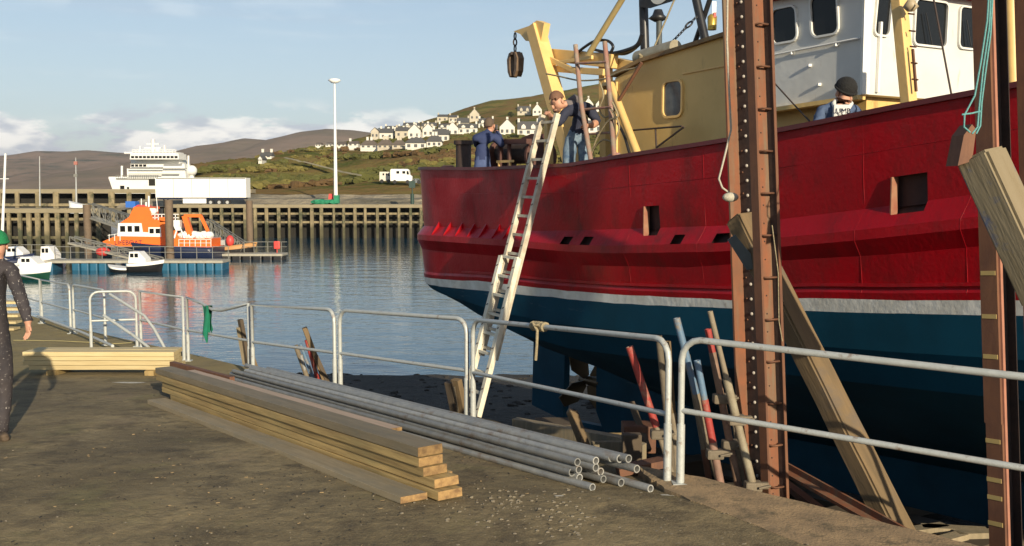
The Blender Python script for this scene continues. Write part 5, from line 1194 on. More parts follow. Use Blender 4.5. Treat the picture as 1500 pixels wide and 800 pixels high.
E1 = gpt(366, 551); E0 = gpt(276, 529); hoop(E0, E1, 'white railing panel with a sagging top rail and a green cloth', sag=((.25, .06), (.45, .15), (.6, .14), (.8, .07)), roundA=False, roundB=False)
F1 = gpt(270, 528); F0 = gpt(207, 509); hoop(F0, F1, 'white railing panel beside the right end of the pale plank stack', roundA=False, roundB=False)
Gb = gpt(201, 508); Ga = gpt(134, 511); hoop(Ga, Gb, 'white railing panel standing behind the pale plank stack')
H1 = gpt(155, 506); H0 = gpt(109, 489); hoop(H0, H1, 'white railing panel second from the far end of the quay')
J1 = gpt(104, 489); J0 = gpt(62, 474); hoop(J0, J1, 'white railing panel behind the working man\'s arm', roundA=False)
J2 = gpt(30, 462); hoop(J2, J0 + Vector((-.05, .05, 0)), 'farthest white railing panel at the left edge', roundB=False)
# handrails of the harbour steps on the water side
hs = root('stair_handrail', P(205, 500, 15.8), 'pair of sloping white handrails over the hidden harbour steps', 'handrail')
MB().tube([P(161, 431, 17.2), P(212, 463, 16.6), P(226, 482, 16.4), P(248, 522, 16.2)], .024, 10).build('top_rail', M_rail, hs)
MB().tube([P(152, 462, 17.2), P(196, 492, 16.8), P(218, 509, 16.6)], .026, 10).build('lower_rail', M_rail, hs)
MB().tube([P(55, 463, 24.3), P(120, 487, 20.5), P(165, 507, 17.9)], .03, 8).build('toe_rail', M_rail, hs)
# ladder or steel steps by the man's hip
st_ = root('deck_steps', gpt(14, 484), 'short flight of wooden steps behind the walking man', 'steps')
for k in range(5):
    q = gpt(17, 484) + Vector((0, 0, .04 + k * .14)); mb = MB(); mb.box(q + Vector((-.5, .1 * k, 0)), (1.25, .30, .05)); mb.build('tread', M_pale, st_)
# green cloth on the rail
c0 = E0.lerp(E1, .36) + Vector((0, 0, 1.08 - .11)); alongE = (E1 - E0).normalized()
def cloth(name, w_, h_, label, m, org, al, off):
    mb = MB(); nx_, nz_ = 8, 10; nrm_ = Vector((al.y, -al.x, 0)).normalized()
    for sd in (0, 1):
        vs = []
        for j in range(nz_ + 1):
            for i in range(nx_ + 1):
                u = i / nx_ - .5; v = j / nz_; ww = w_ * (1 - .25 * math.sin(v * 2.2))
                vs.append(org + al * (u * ww + off + .01 * math.sin(v * 7)) + nrm_ * ((.03 + .02 * math.sin(u * 6 + v * 3) + v * .02) * (1 if sd else -1)) + Vector((0, 0, .02 - v * h_ * (1 if sd else .8) * (1 + .12 * math.sin(u * 9)))))
        mb.add(vs, [(j * (nx_ + 1) + i, j * (nx_ + 1) + i + 1, (j + 1) * (nx_ + 1) + i + 1, (j + 1) * (nx_ + 1) + i) for j in range(nz_) for i in range(nx_)], 0, True)
    nn = (nx_ + 1) * (nz_ + 1); mb.add([mb.v[i] for i in range(nx_ + 1)] + [mb.v[nn + i] for i in range(nx_ + 1)], [(i, i + 1, nx_ + 2 + i, nx_ + 1 + i) for i in range(nx_)], 0, True)
    single(mb, name, m, label, 'cloth')
cloth('green_cloth', .27, .55, 'green work cloth draped over the sagging railing', mat('green_cloth', (.01, .22, .12), .85, var=.5, vscale=6, col2=(.015, .10, .06)), c0, alongE, 0)
# knotted rope on the railing
kn = B0.lerp(B1, .42) + Vector((0, 0, 1.08)); al = (B1 - B0).normalized()
mb = MB(); side = Vector((al.y, -al.x, 0)).normalized()
for k in range(9):
    c = kn + al * (-.10 + k * .026 + random.uniform(-.006, .006)); u = (Vector((0, 0, 1)) + al * random.uniform(-.5, .5)).normalized()
    mb.tube([c + u * .036 * math.cos(t) + side * .036 * math.sin(t) for t in [2 * PI * j / 9 for j in range(9)]], .014, 6, closed=True)
mb.tube([kn + side * .03 + al * .02, kn + side * .07 + Vector((0, 0, .03)), kn + side * .05 - Vector((0, 0, .03)) + al * .06, kn + side * .04 - Vector((0, 0, .16)) + al * .03, kn + side * .035 - Vector((0, 0, .31)) + al * .0], .014, 7)
mb.tube([kn + side * .04 - al * .05 + Vector((0, 0, .03)), kn + side * .06, kn + side * .05 + al * .07 + Vector((0, 0, .02)), kn + al * .10], .013, 7)
single(mb, 'knotted_rope', M_rope, 'tan rope knotted round the top rail with a hanging end', 'rope')

# ---- long timber stack: each plank its own thing
pn = Vector((-.50, 6.98, 4.632)); pf = Vector((-4.35, 12.35, 4.26)); dP = (pf - pn).normalized(); sP = Vector((dP.y, -dP.x, 0)).normalized()   # sP: to the right of the run
upP = sP.cross(dP).normalized(); upP = upP if upP.z > 0 else -upP
Ln = (pf - pn).length
def warp(o, amt=1.0):
    bm = bmesh.new(); bm.from_mesh(o.data); bmesh.ops.subdivide_edges(bm, edges=[e for e in bm.edges if e.calc_length() > 1], cuts=14); sd_ = random.uniform(0, 90)
    for v in bm.verts: v.co += Vector((.010 * noise.noise(Vector((v.co.z * .35, sd_, 0))), .0035 * noise.noise(Vector((v.co.z * .5, sd_, 4))), .006 * noise.noise(Vector((v.co.x * 9, v.co.y * 20, sd_))))) * amt + Vector((noise.noise(v.co * 5), noise.noise(v.co * 5 + Vector((4, 0, 0))), 0)) * .0018
    bm.to_mesh(o.data); bm.free()
def plank(lat, lay, near_off, far_off, wd, th, label, m=M_plank, twist=0, group='planks of the long timber stack', lift=.0, latf=None, name='plank'):
    latf = lat if latf is None else latf
    lat += random.uniform(-.012, .012); latf += random.uniform(-.03, .03); a = pn + sP * lat + upP * (lay + th / 2) + dP * near_off; b = pn + sP * latf + upP * (lay + th / 2 + lift) + dP * (Ln - far_off)
    mb = MB(); ez = (b - a).normalized(); ex = sP; ey = ez.cross(ex).normalized()
    # object-space grain runs along local z: build in local frame
    mb.box((0, 0, 0), (wd, th, (b - a).length), bev=.004); hl = (b - a).length / 2
    for i_, f_ in enumerate(mb.f):
        if abs(sum(mb.v[j].z for j in f_)) / len(f_) > hl - .006: mb.m[i_] = 1
    o = mb.build(name, [m, M_endg]); warp(o); o.matrix_world = Matrix.Translation((a + b) / 2) @ Matrix((ex, ey, ez)).transposed().to_4x4()
    return tag(o, label, 'plank', group)
th = .064
plank(-.235, .0, -.02, .55, .215, .048, 'flat board lying on the ground along the near side of the plank stack', M_plankg, latf=-.31)
plank(.0, .0, -.12, .5, .20, th, 'bottom plank of the timber stack, end sticking out furthest'); plank(.215, .0, .35, .1, .20, th, 'pale board end poking out on the right at the bottom of the stack')
plank(.01, th + .006, -.05, .2, .20, th, 'second plank up in the long timber stack'); plank(.225, th + .006, .6, .3, .20, th, 'hidden side plank in the second layer of the stack', M_plankg)
plank(-.015, 2 * th + .012, .06, .25, .20, th, 'third plank up in the long timber stack'); plank(.20, 2 * th + .012, .7, .2, .20, th, 'side plank in the third layer, ending behind the stack front', M_plankg)
plank(-.025, 3 * th + .018, .08, .1, .20, th, 'fourth plank up in the long timber stack'); plank(.195, 3 * th + .018, .75, .4, .19, th, 'side plank in the fourth layer of the long stack', M_plankg)
plank(-.03, 4 * th + .024, .09, .0, .205, th + .006, 'top plank of the long timber stack, greyed on its face', M_plankg)
plank(.19, 4 * th + .026, 1.05, .3, .17, .03, 'thin pinkish board lying on top of the timber stack', mat('pink_board', (.50, .36, .26), .75, var=.7, vscale=2, col2=(.36, .28, .19), grain=(12, 12, 1)), lift=.0)
mb = MB()
single(MB().beam(P(252, 533, 14.2) , P(340, 556, 12.8), .07, .07), 'steel_angle', M_rust, 'rusty steel bar lying at the far end of the timber stack', 'steel bar')
single(MB().beam(P(244, 540, 13.6) , P(318, 563, 12.3), .08, .05), 'steel_angle', M_rust, 'second rusty bar nearer the camera at the far end of the timber stack', 'steel bar')
# ---- pale stack at the left
sa0 = gpt(40, 546); sY = 14.9; xa, xb = (31 - 750) / FPX * sY, (253 - 750) / FPX * sY
zb0 = zq(sY)
for i, xx in enumerate((xa + .45, xb - .35)):
    mb = MB(); mb.box((xx, sY + .12, zb0 + .045), (.14, .62, .09), bev=.008); single(mb, 'timber_bearer', M_plank, ('left' if i == 0 else 'right') + ' short timber bearer under the pale plank stack', 'bearer')
for k in range(4):
    for j in range(2):
        if k == 3 and j == 1: lab = 'back board on the top layer of the pale plank stack'
        else: lab = ['bottom', 'second', 'third', 'top'][k] + (' front' if j == 0 else ' rear') + ' board of the short pale plank stack'
        o_ = MB().box((0, 0, 0), (.225, .064, xb - xa + random.uniform(-.09, .03) - (.0 if k else .03)), bev=.004).build('plank', M_pale); warp(o_, .6)
        dx = random.uniform(-.02, .02) + (0.18 if k == 0 else 0)
        o_.matrix_world = Matrix.Translation(((xa + xb) / 2 + dx * .3, sY + .0 + j * .232 + random.uniform(-.02, .02), zb0 + .09 + .033 + k * .070)) @ Matrix((Vector((0, 1, 0)), Vector((0, 0, 1)), Vector((1, 0, 0)))).transposed().to_4x4()
        tag(o_, lab, 'plank', 'boards of the short pale stack')
mb = MB(); single(mb.tube([gpt(20, 500) + Vector((0, 0, .02)), gpt(90, 501) + Vector((0, 0, .02)), gpt(170, 505) + Vector((0, 0, .02)), gpt(200, 503) + Vector((0, 0, .02))], .007, 6), 'yellow_rope', mat('rope_yellow', (.36, .31, .14), .8, var=.3), 'thin yellow rope lying across the slope behind the pale planks', 'rope')

# ---- scaffold tubes
def tube_thing(a, b, label, m=M_galv, r=.0305):
    mb = MB(); mb.tube([a, b], r, 14, inner=.72); o = single(mb, 'scaffold_tube', m, label, 'scaffold tube', 'grey scaffold tubes beside the plank stack'); return o
farC = Vector((-3.95, 14.1, 4.10)); 
ENDS = [ # near end px, py(centre), layer height m, far shift lateral, length adj
 (868, 714, .03, -.30, 0, 'front tube lying on the ground, its squashed end nearest the camera'),
 (953, 716, .03, .30, .3, 'rightmost tube of the heap, on the ground by the kerb'),
 (838, 692, .10, -.22, 0, 'tube in the second layer at the left of the heap'), (849, 700, .055, -.16, .4, 'tube wedged low behind the squashed end'),
 (884, 702, .05, -.05, .2, 'tube on the ground in the middle of the heap, bright cut end'), (910, 707, .035, .12, .6, 'short ended tube low on the right of the heap'),
 (846, 677, .19, -.12, .1, 'upper left tube of the heap with a wide open end'), (848, 688, .13, -.10, .3, 'tube directly below the wide open end'),
 (873, 675, .19, .02, .8, 'upper middle tube with a rusty rim'), (873, 685, .14, .04, .2, 'tube with a red rusty bore in the middle of the heap'), (880, 691, .10, .06, .5, 'tube half hidden under the red bored one'),
 (933, 687, .16, .28, 0, 'long tube reaching furthest right in the top layer'), (921, 672, .23, .22, .6, 'topmost right tube with a pale rim'), (908, 672, .22, .16, .7, 'top tube next to the pale rimmed one'), (896, 671, .21, .10, .9, 'top tube third from the right, dark bore'),
]
for px, py, hz, lat, adj, lab in ENDS:
    Y = 7.15 + adj * .35
    for _ in range(30):
        q = P(px, py, Y); e = q.z - (zq(Y) + hz); Y -= e * -1.6 if False else 0; Y = Y + e * 1.5
    q = P(px, py, Y); aw = farC + Vector((lat * .8, lat * .62, hz * .9 + .0)); aw = aw + (aw - q).normalized() * random.uniform(-.9, .1)
    tube_thing(q, aw, lab, r=random.uniform(.029, .032))
mb = MB(); mb.beam(P(905, 690, 7.7), P(975, 676, 7.75), .14, .06); single(mb, 'channel_offcut', M_rust, 'rusty steel offcut lying behind the tube ends', 'steel offcut')
mb = MB(); q = gpt(944, 724)
# ---- columns of the cradle, built from rolled sections with bolts
UPC = Vector((-A2.x * .075, -A2.y * .075, 1)).normalized(); FW = Vector((A2.x, A2.y, .075)).normalized(); MW = Vector((-I2.x, -I2.y, 0))
def cbox(b, org, e1a, e1b, e2a, e2b, z0, z1, mi=0):
    c = org + FW * ((e1a + e1b) / 2) + MW * ((e2a + e2b) / 2) + UPC * ((z0 + z1) / 2)
    return b.box(c, (abs(e1b - e1a), abs(e2b - e2a), z1 - z0), (FW, MW, UPC), mi)
# column beside the gate post: back section A, front section B; lit and shaded faces put into the colours
cA = P(1118, 690, 8.72); cA = Vector((cA.x, cA.y, 3.3)); cB = P(1145, 745, 7.42); cB = Vector((cB.x, cB.y, 3.3))
c1 = root('steel_column', cA, 'rusty riveted steel column rising just right of the railing corner', 'steel column', 'rusty upright columns of the slipway cradle')
Z0, Z1 = -.3, 5.6
b = MB(); cbox(b, cA, -.125, -.105, -.01, .115, Z0, Z1); b.build('flange', M_orange, c1)
b = MB(); cbox(b, cA, -.105, .17, -.035, -.01, Z0, Z1)
for k in range(44):
    b.ball(cA + FW * (-.01) + MW * (-.008) + UPC * (k * .133 + .02), .0155, 8, 5, 1)
for k in range(30): b.ball(cA + FW * (-.065) + MW * (-.008) + UPC * (k * .19 + .08), .009, 6, 4, 2)
b.build('web', [M_web, M_bolt, M_rust], c1)  # near-black web: dark paint plus shade put into the colour
b = MB(); cbox(b, cB, -.13, -.05, -.02, .0, Z0, Z1); b.build('flange', M_rust, c1)
b = MB(); cbox(b, cB, -.10, -.055, -.12, -.02, Z0, Z1)
for k in range(40): b.ball(cB + FW * -.054 + MW * -.05 + UPC * (.05 + k * .14), .007, 6, 4, 1)
b.build('face_plate', [M_orange, M_web], c1)  # orange plate: the sun-facing side coloured as lit
b = MB(); cbox(b, cB, -.10, .02, -.14, -.12, Z0, Z1); b.build('flange', M_web, c1)
b = MB(); cbox(b, cB, .0195, .026, -.141, -.115, Z0, Z1); b.build('edge_strip', M_rust, c1)
for k in range(17):
    z = .25 + k * .325; pA_ = cB + FW * -.054 + MW * -.028 + UPC * z; pB_ = cB + FW * -.054 + MW * -.112 + UPC * z
    b = MB(); b.tube([pA_, pA_ + FW * .05, pB_ + FW * .05, pB_], .009, 6); b.build('rung', M_rust, c1)

# right hand column
cC = P(1478, 790, 6.55); cC = Vector((cC.x, cC.y, 3.3))
c2 = root('steel_column', cC, 'rusty steel column at the right edge with yellow tape bands', 'steel column', 'rusty upright columns of the slipway cradle')
b = MB(); cbox(b, cC, -.06, .06, -.02, 0, Z0, 1.93); f2 = b.build('flange', M_rust, c2)
b = MB(); cbox(b, cC, -.07, .055, -.02, 0, 1.93, Z1); b.build('flange', M_rust, c2)
b = MB(); cbox(b, cC, .04, .07, -.045, -.02, Z0, Z1); b.build('edge_strip', mat('sunlit_pink_edge', (.38, .17, .11), .7, var=.5, vscale=7, col2=(.22, .1, .07)), c2)  # thin edge coloured pinkish as if catching the sun
b = MB(); cbox(b, cC, -.02, .0, -.19, -.02, Z0, Z1); cbox(b, cC, -.02, .055, -.20, -.19, Z0, Z1)
for k in range(40): b.ball(cC + FW * .004 + MW * -.10 + UPC * (k * .145 + .05), .015, 8, 5, 1)
b.build('web', [M_web, M_bolt], c2)  # dark web colour also carries the shade behind the flange
cD = cC + FW * .16 + MW * -.12
b = MB(); cbox(b, cD, .0, .30, -.02, 0, Z0 + .6, Z1); b.build('flange', M_rust, c2)
M_tape = mat('yellow_tape', (.45, .33, .12), .7, var=.6, vscale=20, col2=(.4, .3, .12))
for z in [P(1460, y_, 6.55).z - 3.3 for y_ in (776, 738, 712, 655, 530, 470, 405)]:
    b = MB(); cbox(b, cC, -.062, .045, -.0, .004, z, z + .03); b.build('tape_band', M_tape, c2)
# ---- heavy timber shores
def shore(p, q, wd, ht, up, label, m, splits=True, name='timber_shore', grp='heavy squared timbers shoring the trawler'):
    p = Vector(p); q = Vector(q); ez = (q - p).normalized(); ex = Vector(up).cross(ez).normalized(); ey = ez.cross(ex)
    mb = MB(); bm = bmesh.new(); bmesh.ops.create_cube(bm, size=1)
    for v in bm.verts: v.co = Vector((v.co.x * wd, v.co.y * ht, v.co.z * (q - p).length))
    bmesh.ops.bevel(bm, geom=list(bm.edges), offset=.018, segments=2, affect='EDGES'); bmesh.ops.subdivide_edges(bm, edges=[e for e in bm.edges if e.calc_length() > 1], cuts=14)
    for v in bm.verts: v.co += Vector((noise.noise(v.co * 3), noise.noise(v.co * 3 + Vector((5, 0, 0))), 0)) * .008
    bm.verts.index_update(); mb.add([v.co.copy() for v in bm.verts], [[v.index for v in f.verts] for f in bm.faces]); bm.free()
    o = mb.build(name, m); o.matrix_world = Matrix.Translation((p + q) / 2) @ Matrix((ex, ey, ez)).transposed().to_4x4()
    return tag(o, label, 'timber shore', grp)
p = P(1084, 318, 8.34); q = P(1320, 790, 7.15)
shore(p, q, .17, .215, -MW, 'weathered timber shore running down past the rusty column to the kerb', M_beam)
p2 = P(1436, 226, 6.05); q2 = P(1535, 440, 5.80)
sh2 = shore(p2, q2, .215, .22, -MW, 'big timber with a blue stain hanging from teal ropes at upper right', mat('stained_beam', (.23, .19, .12), .8, var=.8, vscale=1.4, col2=(.19, .15, .085), bump=.2, bscale=6, grain=(9, 9, 1.2), stain=((.08, .10, .17), 1.5, .60, .66)))
b = MB(); b.prism([P(1403, 243, 6.0), P(1412, 198, 6.0), P(1424, 182, 6.0), P(1430, 190, 6.0), P(1424, 236, 6.0)], (-.02, .12, 0)); single(b, 'timber_shoe', M_rust, 'rusty iron shoe on the upper end of the hanging timber', 'iron shoe')
b = MB(); b.prism([P(1066, 352, 8.1), P(1077, 344, 8.1), P(1100, 372, 8.1), P(1104, 394, 8.1), P(1094, 396, 8.1)], (.01, .06, 0)); single(b, 'timber_wedge', mat('blue_grey_steel', (.07, .09, .095), .6, var=.6), 'blue grey steel wedge under the top end of the long timber shore', 'wedge')
# teal ropes
YR = 6.0
def rope(name, pts, Y, r, m, label):
    mb = MB()
    for pl in pts:
        w_ = [P(x, y, Y + (dy[0] if dy else 0)) for x, y, *dy in pl]; mb.tube(w_, r, 7)
    return single(mb, name, m, label, 'rope')
rope('teal_rope', [[(1449, -20), (1446, 30), (1437, 90), (1428, 140), (1413, 168), (1412, 186), (1421, 194)], [(1452, -20), (1449, 40), (1440, 100), (1434, 160), (1432, 186), (1424, 196)], [(1455, -20), (1451, 50), (1443, 110), (1438, 150), (1436, 184), (1430, 196)], [(1409, 168), (1424, 166), (1436, 163)]], YR, .0055, M_teal, 'teal rope strands holding up the stained timber')
rope('pale_rope', [[(1066, -20), (1065, 60), (1068, 130), (1071, 190), (1060, 235), (1053, 262), (1058, 275), (1070, 284)]], 8.05, .0085, M_ropew, 'pale rope hanging down the left side of the rusty column')
b = MB(); c = P(1070, 289, 8.0); b.ball(c, .055, 10, 7, 0, (1.2, .8, .7)); single(b, 'rope_float', M_ropew, 'pale weight at the end of the hanging rope', 'weight')
rope('thin_cord', [[(1131, 330), (1140, 400), (1141, 470), (1146, 500)]], 7.4, .004, M_rope, 'thin brown cord dangling down the face of the rusty column')
# ---- diagonal steel at the bottom
b = MB(); b.beam(P(1150, 690, 7.9), P(1345, 800, 6.55), .10, .025); b.beam(P(1150, 686, 7.95), P(1345, 795, 6.6), .02, .11); single(b, 'steel_brace', M_orange, 'long rusty angle iron sloping down to the kerb', 'steel brace')
b = MB(); b.beam(P(1150, 706, 8.2), P(1235, 770, 7.6), .08, .02); b.beam(P(1152, 712, 8.25), P(1215, 770, 7.7), .02, .05); single(b, 'steel_brace', M_rust, 'shorter dark angle iron beneath the long rusty one', 'steel brace')
# debris boards on a ledge under the trawler
lg = MB(); lg.box((3.6, 7.9, 3.5), (2.3, .8, .3), (Vector((.76, -.65, 0)), Vector((.65, .76, 0)), Vector((0, 0, 1)))); single(lg, 'cradle_ledge', M_bilge, 'ledge darkened to match the shade under the trawler by the kerb', 'ledge')  # dark colour stands for the shade under the hull
for i, (px, py, L_, an) in enumerate(((1352, 776, .5, 20), (1398, 776, .55, -10), (1388, 790, .42, 30), (1432, 782, .4, 5))):
    Y = 7.6; c = P(px, py, Y); 
    for _ in range(20): c = P(px, py, Y); Y += (c.z - 3.78) * 1.4
    b = MB(); b.box(c, (L_, .12, .05), (Vector((math.cos(rad(an)), math.sin(rad(an)), 0)), Vector((-math.sin(rad(an)), math.cos(rad(an)), 0)), Vector((0, 0, 1))))
    single(b, 'board_offcut', M_plankg, ['leftmost pale offcut on the shaded ledge at bottom right', 'pale offcut in the middle of the shaded ledge', 'small offcut lying in front of the others on the ledge', 'offcut beside the foot of the taped column'][i], 'offcut', 'offcuts scattered on the shaded ledge')
# ---- adjustable props leaning behind the railing
def prop(name, pts, Y, secs, label, couplers=(), r=.030, Yb=None):
    """pts: pixel polyline from top to bottom; secs: (t0,t1,material,radius)"""
    Yb = Yb or Y; a = P(*pts[0], Y); b_ = P(*pts[-1], Yb); ext = b_ + (b_ - a).normalized() * .55
    r_ = root(name, ext, label, 'scaffold prop', 'scaffold props leaning behind the railing')
    for t0, t1, m, rr in secs: MB().tube([a.lerp(ext, t0), a.lerp(ext, t1)], rr * .88, 12, inner=.7).build('tube', m, r_)
    for t in couplers:
        c = a.lerp(ext, t); d = (ext - a).normalized(); mb = MB(); mb.box(c, (.13, .10, .075), bev=.015); mb.box(c + Vector((.08, -.02, .01)), (.07, .05, .05), bev=.01); mb.tube([c + Vector((.03, -.07, 0)), c + Vector((.12, -.07, .02))], .010, 6); mb.build('coupler', M_prop, r_)
    return r_
prop('scaffold_prop', [(922, 508), (983, 690)], 7.75, [(0, .42, M_pred, .034), (.42, 1, M_prop, .024)], 'leaning prop with a bright red upper half left of the railing corner', (.46,))
prop('scaffold_prop', [(965, 492), (985, 690)], 7.9, [(0, 1, M_prop, .030)], 'tan prop partly hidden behind the corner posts', ())
prop('scaffold_prop', [(978, 500), (992, 700)], 8.0, [(0, .35, M_beam, .03), (.35, 1, M_prop, .034)], 'prop with a yellowish top close behind the railing corner', ())
prop('scaffold_prop', [(991, 466), (1055, 712)], 7.75, [(0, .32, M_pblue, .032), (.32, 1, M_prop, .034)], 'tall blue topped prop just right of the railing corner', (.75,))
prop('scaffold_prop', [(1021, 528), (1056, 712)], 7.6, [(0, .20, M_pblue, .030), (.2, .42, M_pred, .034), (.42, 1, mat('prop_pinkish', (.30, .17, .13), .7, var=.8, vscale=9, col2=(.16, .10, .07)), .036)], 'prop with short blue end over a faded red section', (.48,))
prop('scaffold_prop', [(1037, 482), (1083, 720)], 7.7, [(0, .10, M_pred, .030), (.10, 1, mat('prop_brown', (.26, .16, .11), .7, var=.8, vscale=9, col2=(.14, .09, .06)), .033)], 'brown prop with a small red cap', (.30, .5, .82))
prop('scaffold_prop', [(1040, 456), (1108, 732)], 7.55, [(0, .30, M_prop, .024), (.26, 1, mat('prop_grey', (.30, .27, .19), .7, var=.8, vscale=9, col2=(.18, .14, .09)), .036)], 'tallest prop, thin pale top and thick grey lower tube', (.42, .68, .86))
prop('scaffold_prop', [(1068, 560), (1090, 720)], 7.95, [(0, 1, M_prop, .026)], 'short dark prop behind the tallest one', (.6,))
prop('scaffold_prop', [(1007, 520), (1038, 700)], 8.05, [(0, .5, M_prop, .026), (.5, 1, M_rust, .03)], 'rusty prop in shade behind the blue topped pair', ())
# small cluster at the next posts
def stick_cluster(items, grp, Y0):
    for (x0_, y0_, x1_, y1_, wd, m, lab) in items:
        a = P(x0_, y0_, Y0); b_ = P(x1_, y1_, Y0 + .1); e_ = b_ + (b_ - a) * .35
        mb = MB()
        if m in (M_beam, M_plankg, M_bilge): mb.beam(a, e_, wd, wd * .6)
        else: mb.tube([a, e_], wd / 2, 9)
        single(mb, 'prop_stick', m, lab, 'prop', grp)
stick_cluster([(446, 480, 482, 575, .11, M_beam, 'tallest brown timber prop left of the middle railing post'), (433, 506, 456, 570, .07, M_prop, 'grey prop leftmost of the middle bundle'), (440, 504, 466, 574, .05, M_pblue, 'bluish prop in the middle bundle'), (449, 498, 470, 572, .06, M_pred, 'dull red prop in the middle bundle'), (462, 520, 488, 578, .09, M_bilge, 'dark prop rightmost of the middle bundle'), (441, 520, 452, 566, .05, M_galv, 'short pale tube at the foot of the middle bundle')], 'props bundled behind the middle railing panels', 13.9)
stick_cluster([(352, 468, 366, 548, .10, M_bilge, 'thick dark prop behind the post right of the green cloth'), (349, 480, 356, 520, .06, M_plankg, 'split grey prop left of that thick dark one'), (366, 510, 380, 552, .07, M_beam, 'short tan prop by the foot of the post')], 'props behind the green cloth panel', 16.4)
stick_cluster([(657, 560, 668, 614, .09, M_bilge, 'dark plank end leaning left of the ladder foot'), (668, 556, 680, 614, .12, M_beam, 'tan plank end leaning left of the ladder foot'), (664, 566, 672, 616, .05, M_prop, 'narrow pale stick between the two leaning plank ends')], 'plank ends leaning near the ladder foot', 11.6)
# wooden block and boards under the stern
b = MB(); b.prism([P(750, 641, 11.4), P(750, 614, 11.4), P(905, 641, 9.9), P(940, 653, 9.6), P(940, 690, 9.6), P(905, 684, 9.9)], (.06, .10, 0)); single(b, 'keel_board', M_plankg, 'long grey concrete smeared board standing on edge below the rudder', 'board')
b = MB(); b.beam(P(838, 604, 9.9), P(862, 668, 9.7), .09, .07); b.beam(P(832, 602, 9.9), P(846, 610, 9.9), .10, .06); single(b, 'worn_post', M_beam, 'worn wooden post leaning in front of the rudder', 'post')
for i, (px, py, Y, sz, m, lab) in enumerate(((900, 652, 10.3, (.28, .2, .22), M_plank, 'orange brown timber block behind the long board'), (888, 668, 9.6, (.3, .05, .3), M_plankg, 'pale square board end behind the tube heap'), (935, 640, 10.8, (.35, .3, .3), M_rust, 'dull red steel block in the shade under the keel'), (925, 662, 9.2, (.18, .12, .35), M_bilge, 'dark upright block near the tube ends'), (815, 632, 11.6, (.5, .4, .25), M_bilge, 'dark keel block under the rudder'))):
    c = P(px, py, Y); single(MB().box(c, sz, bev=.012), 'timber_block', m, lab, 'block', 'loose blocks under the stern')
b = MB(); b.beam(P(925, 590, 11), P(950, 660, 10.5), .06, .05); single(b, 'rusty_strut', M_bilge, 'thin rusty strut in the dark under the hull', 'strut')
# pebbles of white paint on the quay
M_splat = mat('white_spill', (.55, .53, .47), .8, var=.8, vscale=30, col2=(.25, .23, .18))
def blob(px, py, a, b_, label):
    g = gpt(px, py); mb = MB(); n = 22; vs = [g + Vector((0, 0, .007))]
    for k in range(n):
        t = 2 * PI * k / n; r_ = 1 + .55 * noise.noise(Vector((math.cos(t) * 2, math.sin(t) * 2, px))); vs.append(g + Vector((a * math.cos(t) * r_, b_ * math.sin(t) * r_, .004)))
    mb.add(vs, [(0, 1 + k, 1 + (k + 1) % n) for k in range(n)]); single(mb, 'paint_splash', M_splat, label, 'paint splash', 'pale splashes on the quay')
blob(968, 760, .11, .035, 'white splash on the gravelly ground below the tube ends'); blob(819, 772, .04, .02, 'small white splash left of the larger one'); blob(184, 561, .30, .05, 'long pale smear in front of the pale plank stack'); blob(918, 758, .025, .02, 'tiny white fleck between the two splashes')
# ================================================================== PEOPLE
def person(name, J, E, rootj, matfn, mats, label, loc, extras=None, sub=2):
    me = bpy.data.meshes.new(name); o = bpy.data.objects.new(name, me); COL.objects.link(o); o.location = loc
    names = list(J); me.from_pydata([Vector(J[n][0]) - Vector(loc) for n in names], [(names.index(a), names.index(b)) for a, b in E], [])
    me.skin_vertices or me.update()
    md = o.modifiers.new('skin', 'SKIN'); md.use_smooth_shade = True; md.branch_smoothing = .6
    for i, n in enumerate(names):
        r = J[n][1]; r = r if isinstance(r, tuple) else (r, r); me.skin_vertices[0].data[i].radius = r; me.skin_vertices[0].data[i].use_root = (n == rootj)
    sd = o.modifiers.new('sub', 'SUBSURF'); sd.levels = sub; sd.render_levels = sub
    bpy.context.view_layer.update(); dg_ = bpy.context.evaluated_depsgraph_get()
    m2 = bpy.data.meshes.new_from_object(o.evaluated_get(dg_)); o.modifiers.clear(); o.data = m2
    m2.materials.clear()
    for m in mats: m2.materials.append(m)
    segs = [(a, b, J[a][0], J[b][0]) for a, b in E]
    for p in m2.polygons:
        c = p.center + Vector(loc); best = None
        for a, b, pa, pb in segs:
            pa, pb = Vector(pa), Vector(pb); d = pb - pa; t = max(0, min(1, (c - pa).dot(d) / max(d.length_squared, 1e-9))); ds = (c - pa - d * t).length
            if best is None or ds < best[0]: best = (ds, a, b, t)
        p.material_index = matfn(best[1], best[2], best[3]); p.use_smooth = True
    cloth_v = set(i for p in m2.polygons if mats[p.material_index] is not M_skin for i in p.vertices) - set(i for p in m2.polygons if mats[p.material_index] is M_skin for i in p.vertices)
    for v in m2.vertices:
        w_ = v.co * 9; skin_like = matfn is None; fold = abs(noise.noise(Vector((w_.x * .7, w_.y * .7, w_.z * 2.2)))) ; v.co += v.normal * ((.022 * (fold - .15) + .007 * noise.noise(w_ * 2.7)) if v.index in cloth_v else .002 * noise.noise(w_))
    return tag(o, label, 'person')
M_skin = mat('skin', (.50, .27, .18), .55, var=.4, vscale=12, col2=(.42, .20, .13)); M_hair = mat('short_hair', (.07, .045, .03), .8, var=.6, vscale=40)
M_navyf = mat('navy_jacket', (.018, .022, .045), .85, var=.6, vscale=6, col2=(.03, .035, .06), bump=.5, bscale=14); M_bluef = mat('blue_overall', (.045, .075, .20), .85, var=.6, vscale=5, col2=(.03, .05, .13), bump=.5, bscale=12)
M_jean = mat('paint_marked_jeans', (.06, .11, .19), .85, var=.9, vscale=9, col2=(.24, .32, .38), bump=.5, bscale=16, stain=((.6, .6, .56), 14, .62, .70))
